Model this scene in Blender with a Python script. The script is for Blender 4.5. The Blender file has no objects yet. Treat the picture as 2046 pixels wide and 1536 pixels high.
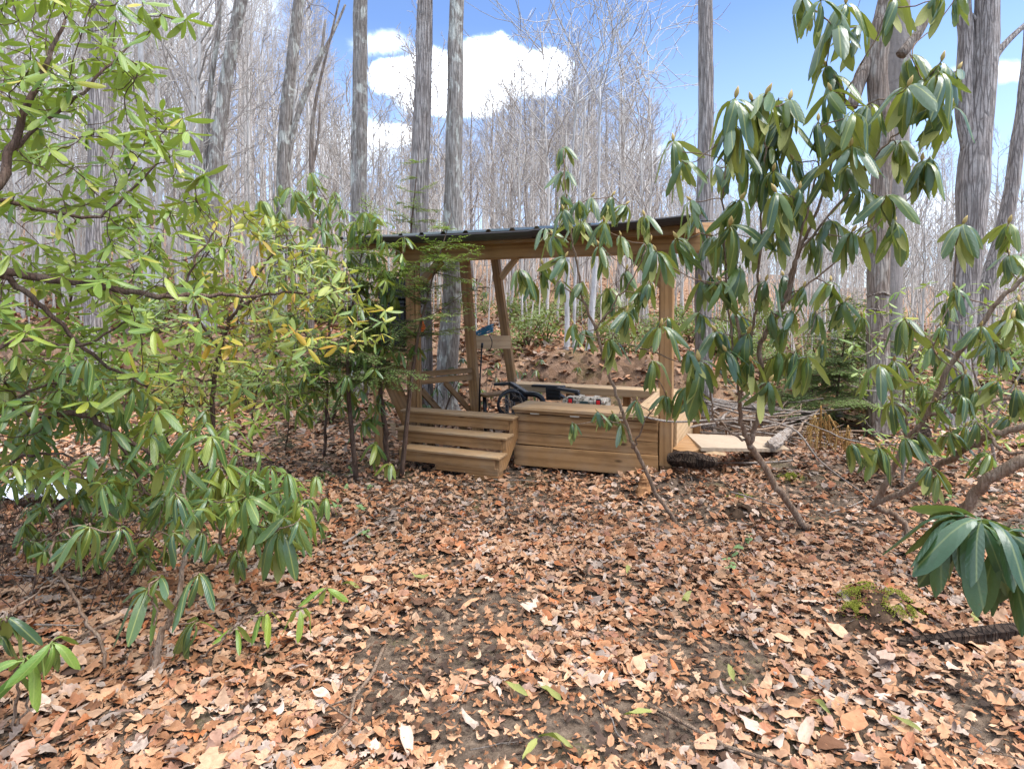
import bpy, bmesh, math, random
import numpy as np
from mathutils import Matrix, Vector

R = math.radians
rng = np.random.default_rng(7)
random.seed(7)
scene = bpy.context.scene
C = scene.collection

# ------------------------------------------------------------------ camera
F = 1200.0; W_PX = 2046; CAM_H = 1.7; PITCH = R(2.0); HORIZON = 615
SHIFT = (F * math.tan(PITCH) - (768 - HORIZON)) / W_PX
cd = bpy.data.cameras.new('camera'); cam = bpy.data.objects.new('camera', cd); C.objects.link(cam)
cd.sensor_width = 36; cd.lens = F * 36 / W_PX; cd.shift_y = SHIFT
cd.clip_start = 0.05; cd.clip_end = 3000
cam.location = (0, 0, CAM_H); cam.rotation_euler = (R(90) - PITCH, 0, 0)
scene.camera = cam

# ------------------------------------------------------------------ light, sky, exposure
SUN_EL, SUN_AZ = R(56), R(108)            # azimuth measured from +Y (view direction) towards +X
sd = bpy.data.lights.new('sun', 'SUN'); sd.energy = 2.8; sd.angle = R(35); sd.color = (1.0, 0.965, 0.92)
sun = bpy.data.objects.new('sun', sd); C.objects.link(sun)
sdir = Vector((math.sin(SUN_AZ) * math.cos(SUN_EL), math.cos(SUN_AZ) * math.cos(SUN_EL), math.sin(SUN_EL)))
sun.rotation_euler = sdir.to_track_quat('Z', 'Y').to_euler(); sun.location = (10, 4, 30)
scene.view_settings.view_transform = 'Standard'; scene.view_settings.look = 'None'
scene.view_settings.exposure = 1.08; scene.view_settings.gamma = 1.0
scene.view_settings.use_curve_mapping = False
scene.cycles.max_bounces = 6; scene.cycles.diffuse_bounces = 3; scene.cycles.transparent_max_bounces = 8

class NT:
    """tiny node-tree helper"""
    def __init__(s, nt): s.nt = nt
    def n(s, t, **kw):
        x = s.nt.nodes.new(t)
        for k, v in kw.items():
            if hasattr(x, k) and not k.startswith('i_'): setattr(x, k, v)
        return x
    def link(s, a, b): s.nt.links.new(a, b)
    def val(s, sock, v):
        if hasattr(v, 'is_output'): s.link(v, sock)
        else: sock.default_value = v
    def math(s, op, a, b=0.0, clamp=False):
        x = s.n('ShaderNodeMath', operation=op, use_clamp=clamp)
        s.val(x.inputs[0], a); s.val(x.inputs[1], b); return x.outputs[0]
    def mix(s, f, a, b, blend='MIX'):
        x = s.n('ShaderNodeMix', data_type='RGBA', blend_type=blend)
        s.val(x.inputs['Factor'], f)
        s.val([i for i in x.inputs if i.name == 'A' and i.type == 'RGBA'][0], a if hasattr(a, 'is_output') else (*a, 1))
        s.val([i for i in x.inputs if i.name == 'B' and i.type == 'RGBA'][0], b if hasattr(b, 'is_output') else (*b, 1))
        return [o for o in x.outputs if o.type == 'RGBA'][0]
    def noise(s, vec, scale, detail=4, rough=0.55, dist=0.0):
        x = s.n('ShaderNodeTexNoise'); 
        if vec is not None: s.link(vec, x.inputs['Vector'])
        x.inputs['Scale'].default_value = scale; x.inputs['Detail'].default_value = detail
        x.inputs['Roughness'].default_value = rough; x.inputs['Distortion'].default_value = dist
        return x.outputs['Fac']
    def ramp(s, f, stops, interp='LINEAR'):
        x = s.n('ShaderNodeValToRGB'); x.color_ramp.interpolation = interp
        el = x.color_ramp.elements
        while len(el) < len(stops): el.new(0.5)
        for e, (p, c) in zip(el, stops):
            e.position = p; e.color = (*c, 1) if len(c) == 3 else c
        s.link(f, x.inputs['Fac']); return x.outputs['Color']
    def mapr(s, f, a, b, c=0.0, d=1.0, smooth=False):
        x = s.n('ShaderNodeMapRange'); x.interpolation_type = 'SMOOTHSTEP' if smooth else 'LINEAR'
        s.val(x.inputs['Value'], f)
        for i, v in zip(('From Min', 'From Max', 'To Min', 'To Max'), (a, b, c, d)): x.inputs[i].default_value = v
        return x.outputs['Result']
    def scalevec(s, vec, sc, off=None):
        x = s.n('ShaderNodeMapping'); s.link(vec, x.inputs['Vector']); x.inputs['Scale'].default_value = sc
        if off is not None: s.link(off, x.inputs['Location'])
        return x.outputs['Vector']
    def bump(s, h, strength=0.5, dist=0.01):
        x = s.n('ShaderNodeBump'); x.inputs['Strength'].default_value = strength; x.inputs['Distance'].default_value = dist
        s.link(h, x.inputs['Height']); return x.outputs['Normal']

world = bpy.data.worlds.new('World'); scene.world = world; world.use_nodes = True
wn = world.node_tree; wn.nodes.clear(); w = NT(wn)
sky = w.n('ShaderNodeTexSky'); sky.sky_type = 'NISHITA'; sky.sun_disc = False
sky.sun_elevation = SUN_EL; sky.sun_rotation = SUN_AZ; sky.altitude = 800; sky.air_density = 1.0; sky.dust_density = 0.6; sky.ozone_density = 2.0
tc = w.n('ShaderNodeTexCoord'); gv = tc.outputs['Generated']
sx = w.n('ShaderNodeSeparateXYZ'); w.link(gv, sx.inputs[0])
yy = w.math('MAXIMUM', sx.outputs['Y'], 0.05)
tx = w.math('DIVIDE', sx.outputs['X'], yy); tz = w.math('DIVIDE', sx.outputs['Z'], yy)
def blob(px, py, rx, ry):
    a = w.math('DIVIDE', w.math('SUBTRACT', tx, (px - 1023) / F), rx / F)
    b = w.math('DIVIDE', w.math('SUBTRACT', tz, (HORIZON - py) / F), ry / F)
    d = w.math('ADD', w.math('MULTIPLY', a, a), w.math('MULTIPLY', b, b))
    return w.math('SUBTRACT', 1.0, w.math('SQRT', d))
m = None
for b in [(985, 145, 105, 72), (1070, 150, 80, 55), (860, 165, 90, 66), (905, 200, 130, 45), (800, 160, 60, 45), (775, 275, 75, 26)]:
    q = blob(*b); m = q if m is None else w.math('MAXIMUM', m, q)
front = w.mapr(sx.outputs['Y'], 0.05, 0.2)
m = w.math('ADD', w.math('MULTIPLY', w.math('MAXIMUM', m, -2.0), front), w.math('MULTIPLY', w.math('SUBTRACT', 1.0, front), -0.2))
nz = w.noise(gv, 11.0, 9, 0.62); nz2 = w.noise(gv, 2.2, 5, 0.5)
m = w.math('ADD', m, w.math('MULTIPLY', w.math('SUBTRACT', nz, 0.5), 1.25))
cm = w.mapr(m, -0.03, 0.36, 0, 1, True)
gen = w.math('MULTIPLY', w.mapr(nz2, 0.40, 0.58, 0, 0.92, True), w.mapr(sx.outputs['Z'], 0.46, 0.60, 0, 1))   # more cloud higher up, all round
lowhaze = w.mapr(sx.outputs['Z'], 0.02, 0.42, 0.5, 0.0)
m2 = None
for b in [(765, 97, 75, 34), (420, 30, 230, 170), (160, 160, 330, 330), (1890, 440, 260, 80), (1990, 152, 120, 30), (700, 300, 170, 75), (1290, 310, 110, 40)]:
    q = blob(*b); m2 = q if m2 is None else w.math('MAXIMUM', m2, q)
m2 = w.math('ADD', w.math('MULTIPLY', w.math('MAXIMUM', m2, -1.0), front), w.math('MULTIPLY', w.math('SUBTRACT', front, 1.0), 1.0))
m2 = w.math('ADD', m2, w.math('MULTIPLY', w.math('SUBTRACT', w.noise(gv, 19.0, 9, 0.65, .4), 0.5), 1.3))
wisp = w.mapr(m2, 0.05, 0.75, 0, 0.9, True)
cl = w.math('MAXIMUM', cm, gen)
skyc = w.mix(1.0, sky.outputs['Color'], (1.62, 1.60, 1.70), 'MULTIPLY')
hz = w.mix(lowhaze, skyc, (8.5, 9.6, 11.4))
shade = w.mapr(w.noise(gv, 7.0, 6, 0.6), 0.3, 0.7, 0.86, 1.0)
cc = w.mix(shade, (19.0, 19.6, 20.6), (31, 31, 31.3))
final = w.mix(cl, w.mix(wisp, hz, (11.5, 12.0, 13.0)), cc)
tint = w.mix(1.0, final, (0.92, 1.0, 1.10), 'MULTIPLY')
bg = w.n('ShaderNodeBackground'); bg.inputs['Strength'].default_value = 0.075
w.link(tint, bg.inputs['Color'])
wo = w.n('ShaderNodeOutputWorld'); w.link(bg.outputs[0], wo.inputs['Surface'])

# ------------------------------------------------------------------ pixel helpers (a pixel is only a direction)
CP = np.array([0, 0, CAM_H])
def ray(px, py):
    xc = (px - 1023) / F; yc = (768 - py + SHIFT * W_PX) / F
    d = np.array([xc, math.cos(PITCH) + yc * math.sin(PITCH), -math.sin(PITCH) + yc * math.cos(PITCH)])
    return d / d[1]
def P(px, py, d): return CP + ray(px, py) * d
def vnoise(x, y, seed=0):
    x = np.asarray(x, float); y = np.asarray(y, float)
    xi = np.floor(x).astype(np.int64); yi = np.floor(y).astype(np.int64); fx = x - xi; fy = y - yi
    def hsh(a, b):
        v = np.sin(a * 127.1 + b * 311.7 + seed * 74.7) * 43758.5453
        return v - np.floor(v)
    fx = fx * fx * (3 - 2 * fx); fy = fy * fy * (3 - 2 * fy)
    return ((hsh(xi, yi) * (1 - fx) + hsh(xi + 1, yi) * fx) * (1 - fy) + (hsh(xi, yi + 1) * (1 - fx) + hsh(xi + 1, yi + 1) * fx) * fy)
def flat(px, py):
    r = ray(px, py); t = -CAM_H / r[2]; return r[0] * t, r[1] * t
MOUNDS = [(*flat(1300, 965), 0.13, 0.28), (*flat(1760, 1232), 0.15, 0.22), (*flat(1480, 1030), 0.10, 0.28),
          (*flat(1600, 935), 0.10, 0.6), (*flat(1380, 960), 0.09, 0.35), (*flat(1950, 1400), 0.05, 0.35)]
PADC = (math.cos(math.atan(1200 / 2919)), math.sin(math.atan(1200 / 2919)))
def hgt(x, y):
    x = np.asarray(x, float); y = np.asarray(y, float)
    t = x / np.maximum(y, 4)
    f = np.interp(t, [-1.2, -.8, -.4, -.1, .15, .35, .55, .9, 1.3], [1.55, 1.5, 1.25, 1.0, .88, .6, .38, .30, .28])
    g = np.interp(y, [0, 10.7, 11.5, 20, 30, 60, 100, 112, 200, 900], [0, 0, .8, 1.7, 2.8, 7.2, 13.5, 14.5, 5, -40])
    z = g * f
    z = z - .38 * np.exp(-((y - 10.1 - .35 * np.sin(x * .6)) / .75) ** 2) * np.clip((x + 1.6) / 1.5, 0, 1)
    z = z + (vnoise(x * .8, y * .8, 1) - .5) * .10 + (vnoise(x * 2.3, y * 2.3, 2) - .5) * .035 * (y < 14)
    z = z + (vnoise(x * .13, y * .13, 3) - .5) * .04 * np.clip(y - 12, 0, 40) 
    z = z + (vnoise(x * 1.1, y * 2.1, 5) - .5) * .5 * np.exp(-((y - 11.3) / .7) ** 2)
    a = (x - 1.54) * PADC[0] - (y - 5.95) * PADC[1]; b = (x - 1.54) * PADC[1] + (y - 5.95) * PADC[0]
    pad = np.clip(1.4 - np.maximum(np.abs(a + 1.6) / 1.9, np.abs(b - .55) / 1.7) * 1.0, 0, .4) / .4
    z = z * (1 - pad) - .055 * pad
    for mx, my, mh, mr in MOUNDS: z = z + mh * np.exp(-((x - mx) ** 2 + (y - my) ** 2) / (mr * mr))
    return z
def hz1(x, y): return float(hgt(x, y))
def G(px, py, dz=0.0):
    r = ray(px, py); lo, hi = 0.3, 60.0; prev = 0.3
    for t in np.concatenate([np.arange(0.5, 12, .02), np.arange(12, 110, .2)]):
        q = CP + r * t
        if q[2] <= hz1(q[0], q[1]): return np.array([q[0], q[1], hz1(q[0], q[1]) + dz])
    q = CP + r * 60; return q

# ------------------------------------------------------------------ object helpers
WM = {}
def put(o, parent=None, M=None):
    M = Matrix.Identity(4) if M is None else M
    C.objects.link(o)
    if parent is not None:
        o.parent = parent; o.matrix_parent_inverse = WM[parent].inverted()
    o.matrix_basis = M; WM[o] = M
    return o
def tag(o, label, cat, group=None, kind=None):
    o['label'] = label
    if cat: o['category'] = cat
    if group: o['group'] = group
    if kind: o['kind'] = kind
    return o
def thing(name, loc, label, cat, group=None):
    o = bpy.data.objects.new(name, None); o.empty_display_size = .1
    put(o, None, Matrix.Translation(Vector(loc))); return tag(o, label, cat, group)
def mesh_np(name, V, Fs, mat, smooth=True, col=None):
    """Fs: list of int arrays (n,3) / (n,4)"""
    me = bpy.data.meshes.new(name)
    V = np.asarray(V, np.float32)
    Fs = [np.asarray(f, np.int32) for f in Fs if len(f)]
    loops = np.concatenate([f.ravel() for f in Fs]); sizes = np.concatenate([np.full(len(f), f.shape[1], np.int32) for f in Fs])
    me.vertices.add(len(V)); me.vertices.foreach_set('co', V.ravel())
    me.loops.add(len(loops)); me.loops.foreach_set('vertex_index', loops)
    me.polygons.add(len(sizes)); st = np.zeros(len(sizes), np.int32); st[1:] = np.cumsum(sizes)[:-1]
    me.polygons.foreach_set('loop_start', st); me.polygons.foreach_set('loop_total', sizes)
    me.polygons.foreach_set('use_smooth', np.full(len(sizes), smooth, bool))
    if col is not None:
        a = me.color_attributes.new('Col', 'FLOAT_COLOR', 'POINT')
        a.data.foreach_set('color', np.asarray(col, np.float32).ravel())
    me.update(calc_edges=True); me.validate()
    for m_ in (mat if isinstance(mat, (list, tuple)) else [mat]): me.materials.append(m_)
    return me
class MB:
    def __init__(s): s.V = []; s.F3 = []; s.F4 = []; s.n = 0
    def add(s, V, F3=None, F4=None):
        V = np.asarray(V, float)
        if F3 is not None and len(F3): s.F3.append(np.asarray(F3) + s.n)
        if F4 is not None and len(F4): s.F4.append(np.asarray(F4) + s.n)
        s.V.append(V); s.n += len(V)
    def tube(s, pts, rad, sides=6, cap=True, jitter=0.0, seed=0):
        V, F4, F3 = tube(pts, rad, sides, cap)
        if jitter: V = V + np.random.default_rng(seed).normal(0, jitter, V.shape)
        s.add(V, F3, F4)
    def box(s, M, L, w, t):
        v = np.array([[x, y, z] for x in (-.5, .5) for y in (-.5, .5) for z in (-.5, .5)]) * [L, w, t]
        v = v @ np.array(M.to_3x3()).T + np.array(M.translation)
        s.add(v, None, [(0, 1, 3, 2), (4, 6, 7, 5), (0, 4, 5, 1), (2, 3, 7, 6), (0, 2, 6, 4), (1, 5, 7, 3)])
    def mesh(s, name, mat, smooth=True):
        return mesh_np(name, np.concatenate(s.V), [np.concatenate(x) for x in (s.F3, s.F4) if x], mat, smooth)
    def build(s, name, mat, parent=None, smooth=True, M=None):
        return put(bpy.data.objects.new(name, s.mesh(name, mat, smooth)), parent, M)
def tube(pts, rad, sides=6, cap=True):
    pts = np.asarray(pts, float); n = len(pts)
    rad = np.broadcast_to(np.asarray(rad, float), (n,))
    tg = np.gradient(pts, axis=0); tg /= (np.linalg.norm(tg, axis=1, keepdims=True) + 1e-9)
    ref = np.array([1., 0, 0]) if abs(tg[0][0]) < .8 else np.array([0, 1., 0])
    U = np.zeros_like(pts); u_ = np.cross(tg[0], ref); u_ /= np.linalg.norm(u_)
    for i in range(n):
        u_ = u_ - tg[i] * (u_ @ tg[i]); u_ = u_ / (np.linalg.norm(u_) + 1e-9); U[i] = u_
    B = np.cross(tg, U)
    a = np.arange(sides) * 2 * math.pi / sides
    V = pts[:, None] + rad[:, None, None] * (np.cos(a)[None, :, None] * U[:, None] + np.sin(a)[None, :, None] * B[:, None])
    V = V.reshape(-1, 3)
    i = np.arange(n - 1)[:, None] * sides; j = np.arange(sides)[None]; k = (j + 1) % sides
    F4 = np.stack([i + j, i + k, i + sides + k, i + sides + j], -1).reshape(-1, 4)
    F3 = np.zeros((0, 3), int)
    if cap:
        V = np.concatenate([V, pts[:1], pts[-1:]]); c0 = n * sides; jj = np.arange(sides); kk = (jj + 1) % sides
        F3 = np.concatenate([np.stack([np.full(sides, c0), kk, jj], -1), np.stack([np.full(sides, c0 + 1), (n - 1) * sides + jj, (n - 1) * sides + kk], -1)])
    return V, F4, F3
def smooth_path(pts, per=5):
    pts = np.asarray(pts, float); n = len(pts); out = []
    ext = np.vstack([2 * pts[0] - pts[1], pts, 2 * pts[-1] - pts[-2]])
    for i in range(n - 1):
        p0, p1, p2, p3 = ext[i:i + 4]
        for t in np.arange(per) / per:
            out.append(.5 * (2 * p1 + (p2 - p0) * t + (2 * p0 - 5 * p1 + 4 * p2 - p3) * t * t + (3 * p1 - p0 - 3 * p2 + p3) * t ** 3))
    out.append(pts[-1]); return np.array(out)

# ------------------------------------------------------------------ materials
def new_mat(name):
    m_ = bpy.data.materials.new(name); m_.use_nodes = True; m_.node_tree.nodes.clear(); k = NT(m_.node_tree)
    k.out = k.n('ShaderNodeOutputMaterial'); k.b = k.n('ShaderNodeBsdfPrincipled'); k.link(k.b.outputs[0], k.out.inputs['Surface'])
    k.tc = k.n('ShaderNodeTexCoord'); k.obj = k.tc.outputs['Object']
    k.oi = k.n('ShaderNodeObjectInfo'); k.rand = k.oi.outputs['Random']
    k.mat = m_; return k
def spec(k, v):
    k.b.inputs['Specular IOR Level'].default_value = v
def mat_wood(name, base, dark, weather=0.0, rough=.75):
    k = new_mat(name)
    off = k.n('ShaderNodeCombineXYZ'); 
    for i, mlt in enumerate((31., 17., 23.)): k.link(k.math('MULTIPLY', k.rand, mlt), off.inputs[i])
    v1 = k.scalevec(k.obj, (1.2, 16, 16), off.outputs[0])
    ring = k.n('ShaderNodeTexWave'); ring.wave_type = 'RINGS'; ring.rings_direction = 'X'
    vw = k.scalevec(k.obj, (.35, 5.5, 5.5), off.outputs[0]); k.link(vw, ring.inputs['Vector'])
    ring.inputs['Scale'].default_value = 1.5; ring.inputs['Distortion'].default_value = 7.0; ring.inputs['Detail'].default_value = 2; ring.inputs['Detail Scale'].default_value = .9
    n1 = k.noise(v1, 3.0, 6, .6); n2 = k.noise(k.obj, 3.5, 3, .5); n3 = k.noise(k.scalevec(k.obj, (3, 60, 60), off.outputs[0]), 3, 2, .5)
    c = k.mix(k.math('MULTIPLY', k.mapr(ring.outputs['Fac'], .35, 1.0), .5), base, dark)
    c = k.mix(k.mapr(n1, .45, .8, 0, .28), c, dark)
    c = k.mix(k.mapr(n3, .5, .8, 0, .3), c, tuple(x * .55 for x in dark))
    c = k.mix(k.mapr(n2, .45, .75, 0, .30 + weather * .4), c, (.33, .265, .19))
    st_n = k.noise(k.scalevec(k.obj, (1, 2.5, 2.5), off.outputs[0]), 2.2, 5, .65); c = k.mix(k.mapr(st_n, .50, .72, 0, .5), c, tuple(x * .7 for x in dark))
    hue = k.mix(k.rand, (.80, .79, .78), (1.14, 1.10, 1.05)); c = k.mix(1.0, c, hue, 'MULTIPLY')
    kn = k.n('ShaderNodeTexVoronoi'); k.link(k.scalevec(k.obj, (2.2, 6, 6), off.outputs[0]), kn.inputs['Vector']); kn.inputs['Scale'].default_value = 1.0
    c = k.mix(k.mapr(kn.outputs['Distance'], .06, .13, .9, 0), c, tuple(x * .4 for x in dark))
    k.link(c, k.b.inputs['Base Color']); k.b.inputs['Roughness'].default_value = rough; spec(k, .25)
    k.link(k.bump(k.math('ADD', n1, k.math('MULTIPLY', n3, .6)), .35, .004), k.b.inputs['Normal'])
    return k.mat
def mat_bark(name, c1, c2, c3, lichen=.4, furrow=.5, scale=1.0):
    k = new_mat(name)
    off = k.n('ShaderNodeCombineXYZ')
    for i, mlt in enumerate((19., 41., 7.)): k.link(k.math('MULTIPLY', k.rand, mlt), off.inputs[i])
    vf = k.scalevec(k.obj, (14 * scale, 14 * scale, 2.2 * scale), off.outputs[0])
    n1 = k.noise(vf, 1.6, 6, .62); n2 = k.noise(k.scalevec(k.obj, (1, 1, .55), off.outputs[0]), 6 * scale, 5, .6, .6); n3 = k.noise(k.obj, 22 * scale, 4, .65)
    vo = k.n('ShaderNodeTexVoronoi'); vo.feature = 'DISTANCE_TO_EDGE'; k.link(k.scalevec(k.obj, (20 * scale, 20 * scale, 1.6 * scale), off.outputs[0]), vo.inputs['Vector']); vo.inputs['Scale'].default_value = 1.3
    c = k.mix(k.mapr(n1, .35, .68), c1, c2)
    c = k.mix(k.mapr(n2, .5, .6, 0, lichen), c, c3)
    c = k.mix(k.mapr(n3, .55, .75, 0, .45), c, tuple(x * .45 for x in c1))
    cr = k.mapr(vo.outputs['Distance'], 0, .14, furrow, 0); c = k.mix(cr, c, tuple(x * .4 for x in c1))
    k.link(c, k.b.inputs['Base Color']); k.b.inputs['Roughness'].default_value = .9; spec(k, .15)
    h = k.math('ADD', k.math('MULTIPLY', n1, .8), k.math('SUBTRACT', k.math('MULTIPLY', n3, .5), cr))
    k.link(k.bump(h, .9, .02), k.b.inputs['Normal']); return k.mat
def mat_plain(name, c, rough=.6, sp=.4, var=.15, scale=8, metal=0.0, bump=.1):
    k = new_mat(name); n1 = k.noise(k.obj, scale, 5, .6)
    col = k.mix(k.mapr(n1, .35, .7), tuple(x * (1 - var) for x in c), tuple(min(1, x * (1 + var)) for x in c))
    k.link(col, k.b.inputs['Base Color']); k.b.inputs['Roughness'].default_value = rough; spec(k, sp); k.b.inputs['Metallic'].default_value = metal
    if bump: k.link(k.bump(k.noise(k.obj, scale * 6, 3, .6), bump, .003), k.b.inputs['Normal'])
    return k.mat
def mat_leaf(name, stops, under, rough=.36, sp=.5, trans=.22, tcol=(.30, .42, .04), edge=None):
    """living leaf: colour by leaf, pale underside, light coming through"""
    k = new_mat(name); g = k.n('ShaderNodeNewGeometry')
    r_ = k.math('FRACT', k.math('ADD', k.rand, g.outputs['Random Per Island']))
    c = k.ramp(r_, stops)
    n1 = k.noise(k.obj, 30, 4, .6); c = k.mix(k.mapr(n1, .35, .7, 0, .3), c, (.03, .05, .015)); c = k.mix(k.mapr(k.noise(k.scalevec(k.tc.outputs['Object'], (1, 1, 1), k.oi.outputs['Location']), 7, 5, .7), .66, .72, 0, .8), c, (.13, .075, .03))
    sy_ = k.n('ShaderNodeSeparateXYZ'); k.link(k.obj, sy_.inputs[0])
    rib_ = k.mapr(k.math('ABSOLUTE', sy_.outputs['Y']), .004, .013, .55, 0); c = k.mix(rib_, c, tuple(min(1, x * 1.25) for x in under))
    un = k.mix(r_, under, tuple(x * .7 for x in under))
    c2 = k.mix(g.outputs['Backfacing'], c, un)
    k.link(c2, k.b.inputs['Base Color']); spec(k, sp)
    k.link(k.mix(g.outputs['Backfacing'], (rough,) * 3, (.75,) * 3), k.b.inputs['Roughness'])
    vein = k.math('SINE', k.math('MULTIPLY', k.math('SUBTRACT', sy_.outputs['X'], k.math('MULTIPLY', k.math('ABSOLUTE', sy_.outputs['Y']), .9)), 95.))
    k.link(k.bump(k.math('ADD', k.noise(k.obj, 60, 3, .5), k.math('MULTIPLY', vein, .35)), .16, .003), k.b.inputs['Normal'])
    t = k.n('ShaderNodeBsdfTranslucent'); k.link(k.mix(.5, c, tcol), t.inputs['Color'])
    ms = k.n('ShaderNodeMixShader'); ms.inputs[0].default_value = trans
    k.link(k.b.outputs[0], ms.inputs[1]); k.link(t.outputs[0], ms.inputs[2]); k.link(ms.outputs[0], k.out.inputs['Surface'])
    return k.mat

M_soil = None
def mat_ground():
    k = new_mat('forest_floor')
    n1 = k.noise(k.obj, 1.3, 5, .6); n2 = k.noise(k.obj, 22, 6, .7); n3 = k.noise(k.obj, 70, 3, .6)
    soil = k.ramp(n2, [(.3, (.05, .036, .026)), (.5, (.135, .095, .066)), (.72, (.25, .18, .125))])
    vo = k.n('ShaderNodeTexVoronoi'); k.link(k.obj, vo.inputs['Vector']); vo.inputs['Scale'].default_value = 9
    litter = k.ramp(vo.outputs['Color'], [(.15, (.10, .055, .032)), (.4, (.30, .165, .09)), (.65, (.40, .24, .15)), (.9, (.20, .12, .08))])
    sp_ = k.n('ShaderNodeSeparateXYZ'); k.link(k.obj, sp_.inputs[0])
    far = k.mapr(sp_.outputs['Y'], 6.5, 13, 0, .85)
    c = k.mix(far, soil, litter)
    moss = k.math('MULTIPLY', k.mapr(n1, .55, .66), k.mapr(n3, .42, .6))
    c = k.mix(k.math('MULTIPLY', moss, .75), c, (.085, .095, .018))
    k.link(c, k.b.inputs['Base Color']); k.b.inputs['Roughness'].default_value = .95; spec(k, .1)
    k.link(k.bump(k.math('ADD', n2, k.math('MULTIPLY', n3, .5)), 1.0, .03), k.b.inputs['Normal']); return k.mat
M_ground = mat_ground()
def mat_litter():
    k = new_mat('dead_leaf'); a = k.n('ShaderNodeAttribute'); a.attribute_name = 'Col'
    n1 = k.noise(k.obj, 55, 4, .6)
    c = k.mix(k.mapr(n1, .4, .75, 0, .5), a.outputs['Color'], k.mix(1.0, a.outputs['Color'], (.5, .42, .38), 'MULTIPLY'))
    k.link(c, k.b.inputs['Base Color']); k.b.inputs['Roughness'].default_value = .72; spec(k, .22)
    k.link(k.bump(n1, .25, .004), k.b.inputs['Normal']); return k.mat
M_litter = mat_litter()
LEAFCOL = [(0, (.060, .036, .024)), (.12, (.21, .090, .040)), (.26, (.35, .160, .072)), (.42, (.45, .240, .125)), (.58, (.50, .315, .195)), (.70, (.40, .135, .045)),
           (.80, (.30, .230, .185)), (.90, (.54, .40, .30)), (1, (.27, .090, .042))]
def mat_fallen():
    k = new_mat('fallen_leaf'); c = k.ramp(k.rand, LEAFCOL)
    n1 = k.noise(k.obj, 6, 5, .65); c = k.mix(k.mapr(n1, .4, .75, 0, .6), c, k.mix(1.0, c, (.5, .42, .38), 'MULTIPLY'))
    k.link(c, k.b.inputs['Base Color']); k.b.inputs['Roughness'].default_value = .7; spec(k, .25)
    k.link(k.bump(n1, .3, .01), k.b.inputs['Normal']); return k.mat
M_fallen = mat_fallen()
M_wood = mat_wood('treated_pine', (.35, .195, .082), (.165, .082, .030))
M_wood_top = mat_wood('weathered_pine', (.44, .285, .150), (.25, .140, .065), .8)
M_wood_pale = mat_wood('pale_pine', (.56, .39, .225), (.38, .235, .115))
M_wood_dark = mat_wood('aged_pine', (.27, .145, .060), (.13, .062, .024), .4)
M_wood_grey = mat_wood('grey_pine', (.38, .30, .215), (.23, .165, .11), 1.2)
M_roof = mat_plain('roof_steel', (.012, .020, .012), .28, .6, .3, 2)
M_gutter = mat_plain('brown_gutter', (.016, .010, .009), .35, .5, .3, 3)
M_black = mat_plain('black_plastic', (.012, .013, .017), .38, .5, .2, 5)
M_steel_d = mat_plain('grey_plastic', (.10, .105, .12), .4, .5, .2, 6)
M_blackbox = mat_plain('dull_black', (.008, .008, .009), .5, .4, .2, 5)
M_steel = mat_plain('hinge_steel', (.62, .60, .55), .35, .5, .1, 20, .9)
M_blue = mat_plain('blue_hose', (.012, .16, .27), .45, .55, .15, 1.8)
M_orange = mat_plain('orange_strap', (.80, .13, .02), .6, .3, .15)
M_red = mat_plain('red_latch', (.65, .02, .02), .5, .4, .1)
M_plate = mat_plain('dark_plate', (.05, .075, .07), .4, .4, .2)
M_white = mat_plain('white_plastic', (.78, .80, .86), .45, .4, .05)
M_bluemark = mat_plain('blue_print', (.02, .14, .42), .5, .4, .1)
M_bud = mat_plain('bud_scale', (.42, .30, .10), .6, .3, .25, 40)
M_stem = mat_bark('shrub_bark', (.17, .105, .066), (.30, .21, .145), (.36, .29, .22), .35, .2, 2.0)
M_stem_d = mat_bark('dark_shrub_bark', (.085, .052, .038), (.16, .10, .07), (.22, .17, .13), .3, .2, 2.0)
M_twig = mat_bark('dead_twig', (.20, .15, .115), (.36, .30, .25), (.44, .40, .36), .4, .2, 2.0)
M_rot = mat_bark('rotten_log', (.022, .014, .010), (.075, .048, .032), (.13, .09, .06), .4, .7, 1.2)
M_bark_lichen = mat_bark('lichen_bark', (.17, .14, .115), (.37, .335, .30), (.52, .52, .46), .9, .45)
M_bark_grey = mat_bark('grey_bark', (.20, .165, .145), (.40, .355, .325), (.46, .43, .40), .35, .6)
M_bark_brown = mat_bark('brown_bark', (.16, .118, .09), (.31, .25, .205), (.40, .37, .32), .5, .5)
M_bark_smooth = mat_bark('smooth_bark', (.24, .205, .18), (.34, .295, .265), (.40, .37, .34), .3, .1, .8)
M_bark_pale = mat_bark('pale_bark', (.42, .40, .38), (.62, .60, .58), (.30, .28, .26), .5, .1)
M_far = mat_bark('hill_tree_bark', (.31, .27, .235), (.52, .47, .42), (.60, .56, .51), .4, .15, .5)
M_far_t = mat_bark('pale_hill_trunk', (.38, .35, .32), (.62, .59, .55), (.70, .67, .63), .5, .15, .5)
M_far_d = mat_bark('dark_hill_bark', (.17, .145, .13), (.31, .275, .25), (.40, .37, .34), .4, .2, .5)
M_rhodo = mat_leaf('rosebay_leaf', [(0, (.036, .080, .032)), (.3, (.055, .110, .046)), (.6, (.074, .135, .054)), (.85, (.105, .165, .038)), (1, (.16, .20, .032))], (.31, .31, .078), .30, .7, .27, (.42, .46, .04))
M_mid = mat_leaf('bright_rosebay_leaf', [(0, (.055, .115, .030)), (.35, (.085, .155, .040)), (.7, (.13, .20, .045)), (1, (.22, .26, .035))], (.33, .34, .08), .34, .55, .30, (.42, .46, .04))
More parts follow.
